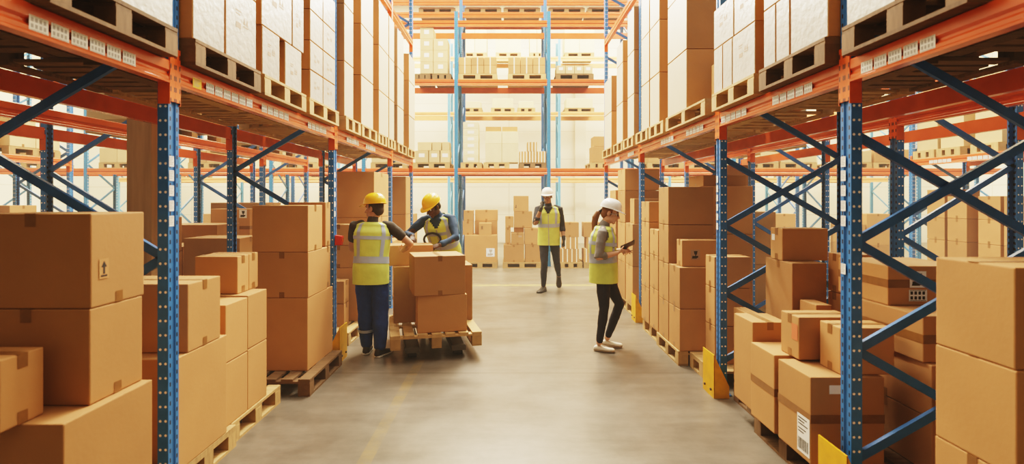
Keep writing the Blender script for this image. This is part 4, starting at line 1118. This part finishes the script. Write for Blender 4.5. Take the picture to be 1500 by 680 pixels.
def person(name, label, J, mats, k=1.0, female=False, hem=-.14, stripes='front', hat='hat_yellow', sleeve='long', gloves=False, vpat=True):
    root_loc = V((J['pel'][0], J['pel'][1], 0))
    J = {q: (V(v) - root_loc if isinstance(v, (tuple, Vector)) and len(v) == 3 and q not in ('hip_r', 'sho_r', 'hf', 'hu', 'hand_r', 'hand_l', 'palm_r', 'palm_l', 'toe_r', 'toe_l') else (V(v) if isinstance(v, tuple) and len(v) == 3 else v)) for q, v in J.items()}
    hr, sr = J['hip_r'].normalized(), J['sho_r'].normalized()
    T = Torso(J['pel'], J['chest'], J['neck'], hr, sr, k, .93 if female else 1.0, hem)
    U = J['hu'].normalized(); F = J['hf']; F = (F - U * F.dot(U)).normalized(); R = F.cross(U); H = J['head']; hk = .98 if not female else .93
    hb = lambda x, y, z: H + R * x * hk + F * y * hk + U * z * hk
    sh = {s: J['sho_' + s] if 'sho_' + s in J else None for s in 'rl'}
    SH = {'r': J['shr'], 'l': J['shl']}; EL = {'r': J['elr'], 'l': J['ell']}; WR = {'r': J['wrr'], 'l': J['wrl']}
    HP = {'r': J['hpr'], 'l': J['hpl']}; KN = {'r': J['knr'], 'l': J['knl']}; AN = {'r': J['anr'], 'l': J['anl']}
    # ---- the body, one continuous surface
    bm = bmesh.new()
    T.solid(bm, -.016, .05, .97)
    limb(bm, [J['neck'] - U * .02, lerp(J['neck'], H, .5) , H - U * .04 - F * .012], [.056 * k, .052 * k, .056 * k], 16)
    def bl(x, y, z, rx, ry, rz): blob(bm, hb(x, y, z), rx * hk, ry * hk, rz * hk, R, F, U)
    bl(0, -.005, .03, .076, .096, .090); bl(0, .028, -.042, .057, .068, .074); bl(0, .066, -.098, .026, .024, .020)
    bl(0, .080, .030, .050, .018, .013)
    for s in (-1, 1):
        bl(s * .036, .058, -.022, .026, .026, .024); bl(s * .079, -.008, -.008, .010, .020, .031); bl(s * .045, .005, -.07, .02, .045, .035)
    limb(bm, [hb(0, .092, .012), hb(0, .104, -.012), hb(0, .114, -.030)], [.009, .011, .0135], 10)
    bl(0, .092, -.056, .022, .010, .006); bl(0, .090, -.070, .020, .011, .007)
    for s in 'rl':
        sgn = 1 if s == 'r' else -1
        limb(bm, [lerp(SH[s], J['neck'], .25), SH[s], lerp(SH[s], EL[s], .4), EL[s]], [.048 * k, .052 * k, .046 * k, .037 * k], 14)
        limb(bm, [EL[s], lerp(EL[s], WR[s], .3), lerp(EL[s], WR[s], .75), WR[s]], [.037 * k, .040 * k, .031 * k, .025 * k], 14)
        hand(bm, WR[s], J['hand_' + s], J['palm_' + s], J.get('ts_' + s, 1 if s == 'r' else -1), J.get('curl_' + s, (.25, .45, .4)), .96 * k if not female else .9)
        limb(bm, [HP[s], lerp(HP[s], KN[s], .5), KN[s]], [.078 * k, .066 * k, .048 * k], 16)
        limb(bm, [KN[s], lerp(KN[s], AN[s], .35), AN[s]], [.048 * k, .050 * k, .034 * k], 16)
    o = mobj(name, remeshed(bm, 'body', mats['skin'], .0052, 3), None, root_loc)
    tag(o, label, 'person')
    C = lambda nm, me, par=o, lab=None: mobj(nm, me, par, label=lab)
    # ---- face
    for s in (-1, 1):
        b2 = bmesh.new(); bmesh.ops.create_uvsphere(b2, u_segments=14, v_segments=10, radius=.0125)
        for f in b2.faces:
            c = f.calc_center_median().normalized()
            f.material_index = 1 if c.z > .80 else 0
        m4 = Matrix((R, U, F)).transposed().to_4x4(); m4.translation = hb(s * .031, .073, .002)
        b2.transform(m4)
        C('eye', mesh_of(b2, 'eye', [M['eye'], M['ink']], True))
        b2 = bmesh.new(); limb(b2, [hb(s * .014, .096, .024), hb(s * .033, .092, .030), hb(s * .05, .078, .024)], [.003, .004, .0025], 8)
        C('eyebrow', mesh_of(b2, 'eyebrow', mats['hair'], True))
    b2 = bmesh.new(); limb(b2, [hb(-.023, .090, -.063), hb(0, .1015, -.062), hb(.023, .090, -.063)], [.003, .0058, .003], 8)
    C('lips', mesh_of(b2, 'lips', mats['lip'], True))
    # ---- hair
    bm = bmesh.new(); blob(bm, hb(0, -.016, .028), .082 * hk, .094 * hk, .092 * hk, R, F, U); blob(bm, hb(0, -.052, -.020), .068 * hk, .055 * hk, .062 * hk, R, F, U)
    hair = C('hair', remeshed(bm, 'hair', mats['hair'], .006, 4))
    if 'tail' in J:
        bm = bmesh.new(); q = [hb(*p) for p in J['tail']]
        limb(bm, q, [.020, .030, .036, .034, .026, .010][:len(q)], 14)
        C('ponytail', remeshed(bm, 'ponytail', mats['hair'], .005, 3, disp=.01), hair)
        bm = bmesh.new(); limb(bm, [q[0] - (q[1] - q[0]).normalized() * .005, q[0] + (q[1] - q[0]).normalized() * .012], [.027, .027], 12); C('hair_tie', mesh_of(bm, 'hair_tie', M['black'], True), hair)
        for s in (-1, 1):
            bm = bmesh.new(); limb(bm, [hb(s * .081, .03, -.005), hb(s * .083, .0, -.005), hb(s * .07, .08, 0)], [.003, .003, .003], 6); 
            C('glasses_arm', mesh_of(bm, 'glasses_arm', M['ink_grey'], True))
    if J.get('glasses'):
        bm = bmesh.new()
        for s in (-1, 1):
            ring = [hb(s * .032 + .022 * math.cos(2 * PI * i / 12), .096, .002 + .017 * math.sin(2 * PI * i / 12)) for i in range(13)]
            for a, b in zip(ring, ring[1:]): bar(bm, a, b, .0035, .0035, F)
        bar(bm, hb(-.01, .1, .006), hb(.01, .1, .006), .003, .003)
        C('glasses', mesh_of(bm, 'glasses', M['ink']))
    # ---- hard hat
    hat_m = M[hat]; z0 = .052
    bm = bmesh.new(); n, mrows = 40, 12; rings = []
    for j in range(mrows):
        el = (PI / 2) * j / mrows
        ring = []
        for i in range(n):
            a = 2 * PI * i / n; x = math.cos(el) ** .8 * math.sin(a); y = math.cos(el) ** .8 * math.cos(a)
            ridge = .006 * sum(math.exp(-((x * .105 - q) / .008) ** 2) for q in (-.032, 0, .032)) * (math.sin(el) > .3)
            ring.append(bm.verts.new(hb(x * .108, y * .130 - .006, z0 + math.sin(el) ** .95 * .116 + ridge)))
        rings.append(ring)
    top = bm.verts.new(hb(0, -.006, z0 + .122))
    for A, B in zip(rings, rings[1:]):
        for i in range(n): bm.faces.new((A[i], A[(i + 1) % n], B[(i + 1) % n], B[i]))
    for i in range(n): bm.faces.new((rings[-1][i], rings[-1][(i + 1) % n], top))
    bmesh.ops.recalc_face_normals(bm, faces=bm.faces)
    ho = C('hard_hat', mesh_of(bm, 'hard_hat', hat_m, True))
    bm = bmesh.new(); loops = []
    for dz, gx in ((.004, 0), (.004, 1), (-.003, 1), (-.004, 0)):
        lp = []
        for i in range(n):
            a = 2 * PI * i / n; vis = max(0, math.cos(a)) ** 1.6
            w = (.010 + .048 * vis) * gx
            lp.append(bm.verts.new(hb((.107 + w * .55) * math.sin(a), (.129 + w) * math.cos(a) - .006, z0 + dz - .022 * vis * gx)))
        loops.append(lp)
    for A, B in zip(loops, loops[1:] + loops[:1]):
        for i in range(n): bm.faces.new((A[i], A[(i + 1) % n], B[(i + 1) % n], B[i]))
    bmesh.ops.recalc_face_normals(bm, faces=bm.faces)
    C('brim', mesh_of(bm, 'brim', hat_m, True), ho)
    # ---- shirt with sleeves
    bm = bmesh.new(); T.solid(bm, .004, .10, .93)
    limb(bm, [lerp(J['neck'], H, -.12), lerp(J['neck'], H, .16)], [.066 * k, .060 * k], 16)
    for s in 'rl':
        limb(bm, [lerp(SH[s], J['neck'], .35), SH[s], lerp(SH[s], EL[s], .45)], [.052 * k, .059 * k, .056 * k], 14)
        if sleeve == 'short': limb(bm, [SH[s], lerp(SH[s], EL[s], .52)], [.060 * k, .060 * k], 14)
        else:
            end = {'long': .88, 'rolled': .30}[sleeve]
            limb(bm, [lerp(SH[s], EL[s], .4), EL[s], lerp(EL[s], WR[s], end)], [.058 * k, .051 * k, (.040 if sleeve == 'long' else .050) * k], 14)
    C('shirt', remeshed(bm, 'shirt', mats['shirt'], .008, 4, disp=.012))
    # ---- trousers
    bm = bmesh.new(); T.solid(bm, .008, .02, .36)
    lg = mats.get('loose', 1.0)
    for s in 'rl':
        limb(bm, [HP[s] + V((0, 0, .03)), lerp(HP[s], KN[s], .5), KN[s]], [.092 * k, .078 * k * (lg * .5 + .5), .058 * k * lg], 16)
        e = lerp(KN[s], AN[s], .93)
        limb(bm, [KN[s], lerp(KN[s], AN[s], .35), e], [.058 * k * lg, .058 * k * lg, .041 * k * lg * (1.08 if lg > 1 else 1)], 16)
    tro = C('trousers', remeshed(bm, 'trousers', mats['trousers'], .008, 4, disp=.014))
    if mats.get('shin_band'):
        s = 'l'; a = lerp(KN[s], AN[s], .52); b = lerp(KN[s], AN[s], .60)
        bm = bmesh.new(); d = (b - a).normalized(); sd = d.cross(V((0, 1, 0))).normalized(); t2 = sd.cross(d); r = .062 * k * lg
        loft(bm, [(a, sd * r, t2 * r), (b, sd * r * .97, t2 * r * .97)], 20, False); C('reflective_stripe', mesh_of(bm, 'reflective_stripe', M['reflect'], True), tro)
    # ---- shoes
    for s in 'rl':
        fd = J['toe_' + s].normalized(); sd = fd.cross(V((0, 0, 1))).normalized(); up = sd.cross(fd)
        an = AN[s]; base = an - up * J.get('ankh', .085) * k
        fl = (.92 if female else 1.0) * k
        def sec(bm, st, z0_, z1_):
            rr = []
            for y, w, h in st:
                c = base + fd * y * fl
                h0, h1 = z0_, (h if z1_ is None else z1_)
                prof = [(-w, h0), (w, h0), (w * 1.03, h0 + (h1 - h0) * .35), (w * .82, h0 + (h1 - h0) * .8), (w * .4, h1), (-w * .4, h1), (-w * .82, h0 + (h1 - h0) * .8), (-w * 1.03, h0 + (h1 - h0) * .35)] if z1_ is None else [(-w, h0), (w, h0), (w, h1), (-w, h1)]
                rr.append([bm.verts.new(c + sd * x * fl + up * z * fl) for x, z in prof])
            for A, B in zip(rr, rr[1:]):
                m_ = len(A)
                for i in range(m_): bm.faces.new((A[i], A[(i + 1) % m_], B[(i + 1) % m_], B[i]))
            bm.faces.new(list(reversed(rr[0]))); bm.faces.new(rr[-1]); bmesh.ops.recalc_face_normals(bm, faces=bm.faces)
        low = J.get('lowshoe', False)
        ah = .062 if low else .098
        st = [(-.068, .022, ah * .6), (-.058, .032, ah * .85), (-.02, .036, ah), (.025, .037, ah * .92 if not low else .05), (.075, .042, .062 if not low else .048), (.125, .047, .048 if not low else .042), (.165, .042, .040), (.190, .028, .032), (.198, .014, .026)]
        bm = bmesh.new(); sec(bm, st, .014, None); bmesh.ops.subdivide_edges(bm, edges=bm.edges, cuts=1, smooth=.6)
        so = C('shoe', mesh_of(bm, 'shoe', mats['shoe'], True))
        bm = bmesh.new(); sec(bm, [(y, w + .004, h) for y, w, h in st], 0, .016); C('sole', mesh_of(bm, 'sole', mats['sole']), so)
    # ---- hi-vis vest
    vt1 = .955
    def cut(t, u):
        u = (u + PI) % (2 * PI) - PI
        if t > .66 and abs(u) < (t - .66) * (1.9 if vpat else .8): return True             # neck opening
        if .60 < t < .90 and abs(abs(u) - PI / 2) < .42 * math.sqrt(max(0, 1 - ((t - .74) / .15) ** 2)): return True   # arm holes
        return False
    bm = bmesh.new(); T.patch(bm, 0.0, vt1, -PI, PI, .020, 60, 72, cut)
    bmesh.ops.remove_doubles(bm, verts=bm.verts, dist=1e-5); bmesh.ops.recalc_face_normals(bm, faces=bm.faces)
    ve = C('safety_vest', mesh_of(bm, 'safety_vest', mats.get('vest', M['lime']), True))
    def stripe(t0, t1, u0, u1, nt=4, nu=40):
        bm = bmesh.new(); T.patch(bm, t0, t1, u0, u1, .0235, nt, nu, lambda t, u: cut(t, u)); C('reflective_stripe', mesh_of(bm, 'reflective_stripe', M['reflect'], True), ve)
    for t0, t1 in mats.get('bands', ((.30, .37), (.52, .59))): stripe(t0, t1, -PI, PI)
    vt0 = mats.get('vband', .30)
    for s in (-1, 1):
        if vpat: stripe(vt0, .92, s * .66 - .13, s * .66 + .13, 40, 5)
        stripe(vt0, .92, PI + s * .66 - .13, PI + s * .66 + .13, 40, 5)
    bm = bmesh.new(); T.patch(bm, .0, .66, -.018, .018, .0245, 30, 1); C('zipper', mesh_of(bm, 'zipper', M['ink_grey']), ve)
    for s in (-1, 1):
        bm = bmesh.new(); T.patch(bm, .10, .26, s * .55 - .30, s * .55 + .30, .0235, 6, 8); C('pocket', mesh_of(bm, 'pocket', mats.get('vest', M['lime']), True), ve)
    if gloves:
        for s in 'rl':
            bm = bmesh.new(); hand(bm, WR[s], J['hand_' + s], J['palm_' + s], J.get('ts_' + s, 1 if s == 'r' else -1), J.get('curl_' + s, (.25, .45, .4)), k, grow=.0035)
            d = (WR[s] - EL[s]).normalized(); limb(bm, [WR[s] - d * .05, WR[s]], [.034 * k, .030 * k], 12)
            C('glove', remeshed(bm, 'glove', M['black'], .0048, 2))
    return o

def skin(n, c): return mat('skin_' + n, c, rough=0.55, noise=0.05, scale=12)
def hairm(n, c): return mat('hair_' + n, c, rough=0.6, noise=0.2, scale=40, stretch=(1, 1, .2))

# man with his back to the camera
person('person', 'man seen from behind in yellow hard hat, lime vest and blue work trousers',
  dict(pel=(-1.445, 5.72, 0.91), chest=(-1.440, 5.75, 1.2), neck=(-1.435, 5.76, 1.415), hip_r=(1, 0.05, 0), sho_r=(1, .12, -.04), head=(-1.425, 5.79, 1.55), hf=(-.93, .36, -.12), hu=(-.05, .06, 1),
       shr=(-1.250, 5.775, 1.355), shl=(-1.625, 5.75, 1.365), elr=(-1.045, 5.8, 1.175), ell=(-1.685, 5.86, 1.12), wrr=(-1.165, 6.0, 1.085), wrl=(-1.515, 6.0, 1.02),
       hand_r=(-.25, .9, -.1), palm_r=(-.35, .3, .9), hand_l=(.25, .9, -.1), palm_l=(.25, .2, .9), curl_r=(.15, .3, .3), curl_l=(.15, .3, .3), ts_r=1, ts_l=-1,
       hpr=(-1.360, 5.72, 0.88), hpl=(-1.530, 5.72, 0.88), knr=(-1.350, 5.75, 0.475), knl=(-1.520, 5.8, 0.475), anr=(-1.350, 5.72, 0.088), anl=(-1.520, 5.83, 0.088), toe_r=(.35, .9, 0), toe_l=(-.1, 1, 0)),
  dict(skin=skin('tan', (.50, .255, .15)), hair=hairm('brown', (.05, .028, .015)), lip=skin('lip_tan', (.40, .16, .12)), shirt=cloth('dark_olive_tshirt', (.045, .035, .026)), trousers=cloth('blue_work_cloth', (.022, .068, .24)), shoe=mat('dark_work_shoe', (.03, .03, .035), rough=.6), sole=M['paper'],
       loose=1.5, shin_band=True, bands=((.245, .325), (.545, .615)), vband=.25), k=.97, sleeve='short')

# man leaning over the load
person('person', 'man in yellow hard hat and denim shirt leaning over the pallet truck load',
  dict(pel=(-.80, 7.00, .98), chest=(-.845, 6.83, 1.255), neck=(-.885, 6.75, 1.452), hip_r=(-.95, .25, 0), sho_r=(-.96, .22, -.10), head=(-.925, 6.655, 1.558), hf=(-.60, -.62, -.62), hu=(-.35, -.42, .85),
       shr=(-1.055, 6.79, 1.385), shl=(-.70, 6.72, 1.405), elr=(-1.255, 6.76, 1.215), ell=(-.635, 6.54, 1.19), wrr=(-1.155, 6.54, 1.205), wrl=(-.80, 6.385, 1.115),
       hand_r=(.1, -.75, -.45), palm_r=(-.1, -.5, -.85), hand_l=(-.9, -.25, -.25), palm_l=(-.3, .35, -.85), curl_r=(.25, .35, .3), curl_l=(.2, .45, .4), ts_r=1, ts_l=-1,
       hpr=(-.885, 7.02, .95), hpl=(-.715, 6.98, .95), knr=(-.90, 6.98, .50), knl=(-.70, 6.94, .50), anr=(-.90, 7.06, .09), anl=(-.69, 7.04, .09), toe_r=(-.3, -.95, 0), toe_l=(-.1, -1, 0)),
  dict(skin=skin('dark', (.085, .040, .022)), hair=hairm('black', (.012, .010, .009)), lip=skin('lip_dark', (.12, .05, .04)), shirt=cloth('denim_shirt', (.025, .060, .12)), trousers=cloth('dark_trousers', (.02, .025, .04)), shoe=mat('brown_shoe', (.06, .035, .02), rough=.6), sole=M['black'],
       bands=((.30, .37), (.50, .57)), vband=.30), k=1.03, sleeve='long')

# woman reading a tablet
person('person', 'woman in white hard hat with ponytail, lime vest and dark trousers reading a tablet',
  dict(pel=(1.045, 6.0, .865), chest=(1.035, 6.0, 1.135), neck=(1.055, 6.0, 1.362), hip_r=(-.24, -.97, 0), sho_r=(-.22, -.97, -.02), head=(1.115, 5.985, 1.498), hf=(.93, -.25, -.32), hu=(.26, -.03, .96),
       shr=(1.005, 5.845, 1.292), shl=(1.075, 6.155, 1.295), elr=(.955, 5.80, 1.032), ell=(1.12, 6.225, 1.04), wrr=(1.165, 5.855, 1.072), wrl=(1.25, 6.06, 1.08),
       hand_r=(.85, .40, .30), palm_r=(.0, .45, .9), hand_l=(.75, -.60, .2), palm_l=(.1, -.1, 1), curl_r=(.25, .35, .35), curl_l=(.25, .35, .35), ts_r=1, ts_l=-1,
       hpr=(1.025, 5.925, .84), hpl=(1.065, 6.075, .84), knr=(1.035, 5.91, .455), knl=(1.235, 6.06, .485), anr=(.985, 5.92, .088), anl=(1.105, 6.10, .098), toe_r=(.92, -.38, 0), toe_l=(.93, -.33, -.04),
       tail=[(0, -.105, -.005), (0, -.135, -.03), (.0, -.150, -.09), (.0, -.145, -.16), (0, -.130, -.23), (0, -.12, -.285)], glasses=True, lowshoe=True),
  dict(skin=skin('fair', (.60, .34, .23)), hair=hairm('auburn', (.20, .085, .035)), lip=skin('lip_fair', (.50, .20, .16)), shirt=cloth('grey_shirt', (.20, .19, .18)), trousers=cloth('navy_slim_trousers', (.016, .018, .032)), shoe=mat('cream_flat_shoe', (.70, .64, .52), rough=.6), sole=mat('tan_sole', (.35, .27, .18), rough=.7),
       loose=.98, bands=((.285, .41), (.52, .585)), vband=.40), k=.93, female=True, hem=-.125, hat='hat_white', sleeve='rolled')

# walking man on the phone
def plaid():
    m = cloth('dark_plaid_shirt', (.018, .018, .026)); return m
person('person', 'man in white hard hat and dark jeans walking up the aisle, hand at his ear',
  dict(pel=(.725, 9.80, .97), chest=(.72, 9.78, 1.29), neck=(.715, 9.77, 1.535), hip_r=(-.99, .08, 0), sho_r=(-.98, .12, -.02), head=(.695, 9.735, 1.695), hf=(-.12, -.96, -.22), hu=(-.05, -.10, 1),
       shr=(.525, 9.79, 1.475), shl=(.915, 9.76, 1.478), elr=(.475, 9.64, 1.225), ell=(.965, 9.80, 1.165), wrr=(.575, 9.565, 1.495), wrl=(.985, 9.70, .935),
       hand_r=(.25, .15, .95), palm_r=(.8, .55, -.2), hand_l=(.0, -.12, -1), palm_l=(-.95, .2, 0), curl_r=(.5, .7, .5), curl_l=(.4, .5, .4), ts_r=1, ts_l=1,
       hpr=(.635, 9.80, .94), hpl=(.815, 9.80, .94), knr=(.635, 9.70, .50), knl=(.865, 9.80, .525), anr=(.62, 9.72, .09), anl=(.935, 10.10, .235), toe_r=(-.5, -.85, 0), toe_l=(.0, -.42, -.9)),
  dict(skin=skin('brown', (.30, .155, .09)), hair=hairm('dark', (.02, .015, .012)), lip=skin('lip_brown', (.30, .13, .10)), shirt=plaid(), trousers=cloth('dark_jeans', (.022, .027, .045)), shoe=mat('black_shoe', (.025, .02, .018), rough=.45), sole=M['black'],
       bands=((.36, .425),), vband=.36), k=1.06, hat='hat_white', sleeve='rolled', gloves=True)

# what they hold
def held(name, label, cat, loc, ex, ey, size, m, screen=None):
    ex, ey = V(ex).normalized(), V(ey); ey = (ey - ex * ey.dot(ex)).normalized(); ez = ex.cross(ey)
    M4 = Matrix((ex, ey, ez)).transposed().to_4x4(); M4.translation = V(loc)
    bm = bmesh.new(); a, b, c = (q / 2 for q in size); add_box(bm, (-a, -b, -c), (a, b, c)); bmesh.ops.bevel(bm, geom=list(bm.edges), offset=.0025, segments=2, affect='EDGES')
    bmesh.ops.recalc_face_normals(bm, faces=bm.faces)
    o = mobj(name, mesh_of(bm, name, m)); o.matrix_world = M4; tag(o, label, cat)
    if screen:
        bm = bmesh.new(); add_quad(bm, (0, 0, c + .0006), (a * .88, 0, 0), (0, b * .9, 0)); mobj('screen', mesh_of(bm, 'screen', screen), o)
    return o
held('tablet', 'thin dark tablet held flat in the hands of the woman', 'tablet', (1.305, 5.975, 1.145), (.90, -.08, .42), (.1, 1, -.34), (.165, .235, .008), M['black'], mat('tablet_screen', (.10, .11, .12), rough=.2))
held('phone', 'dark phone held to the ear of the walking man', 'phone', (.605, 9.57, 1.63), (.1, .15, 1), (.1, 1, 0), (.125, .062, .012), M['black'], mat('phone_screen', (.02, .02, .025), rough=.15))

# ------------------------------------------------------------------ light, haze, camera
def area(name, loc, size, power, col, rot=(0, 0, 0)):
    l = bpy.data.lights.new(name, 'AREA'); l.shape = 'RECTANGLE'; l.size, l.size_y = size; l.energy = power; l.color = col
    o = bpy.data.objects.new(name, l); o.location = loc; o.rotation_euler = rot; COL.objects.link(o); return o
WARM = (1.0, 0.82, 0.52); WHITE = (1.0, 0.90, 0.76)
for k, y in enumerate((4.6, 6.2, 7.8, 9.4, 11.0)):
    area('aisle_fill', ((0.5, 0.2, 0, 0, 0)[k], y, 6.1), (0.9, 0.5), (65, 105, 115, 120, 120)[k], WHITE, (-0.85, 0, 0))  # added lamps, tilted to brighten aisle faces and leave carton fronts dark
area('aisle_skylight', (0, 9.6, 8.8), (2.2, 4.0), 420, WHITE, (-0.6, 0, 0))
area('near_fill', (1.4, 0.0, 9.0), (3.0, 3.0), 40, WHITE)  # unseen fill added above the camera to lift the nearest loads
area('cross_aisle_skylight', (0, 11.7, 9.0), (26, 2.4), 2400, WARM)
area('back_aisle_skylight', (0, 17.0, 9.0), (26, 2.6), 4000, WARM)
area('left_aisle_skylight', (-6.4, 7.5, 9.0), (2.4, 9.0), 560, WHITE)
area('right_aisle_skylight', (6.0, 7.5, 9.0), (2.4, 9.0), 560, WHITE)

w = bpy.data.worlds.new('hall_air'); scene.world = w; w.use_nodes = True
nt = w.node_tree; N, L = nt.nodes, nt.links
N['Background'].inputs['Color'].default_value = (1.0, 0.9, 0.75, 1); N['Background'].inputs['Strength'].default_value = 0.3

# thin haze through the hall, given its own warm glow instead of scattered light
em = N.new('ShaderNodeEmission'); em.inputs['Color'].default_value = (1.0, 0.84, 0.62, 1); em.inputs['Strength'].default_value = 0.0042
ab = N.new('ShaderNodeVolumeAbsorption'); ab.inputs['Density'].default_value = 0.006; ab.inputs['Color'].default_value = (0.5, 0.5, 0.5, 1)
ad = N.new('ShaderNodeAddShader'); L.new(em.outputs[0], ad.inputs[0]); L.new(ab.outputs[0], ad.inputs[1])
L.new(ad.outputs[0], N['World Output'].inputs['Volume'])

cd = bpy.data.cameras.new('camera'); cam = bpy.data.objects.new('camera', cd); COL.objects.link(cam)
cam.location = (0, 0, 1.65); cam.rotation_euler = (PI / 2, 0, 0)
cd.sensor_width = 36; cd.lens = 36 * 798 / 1500; cd.shift_x = 5 / 1500; cd.shift_y = -48 / 1500
cd.clip_start = 0.05; cd.clip_end = 100
cd.dof.use_dof = True; cd.dof.focus_distance = 6.2; cd.dof.aperture_fstop = 2.0
scene.camera = cam
scene.view_settings.view_transform = 'Filmic'
scene.view_settings.look = 'Very High Contrast'
scene.view_settings.exposure = 0.5
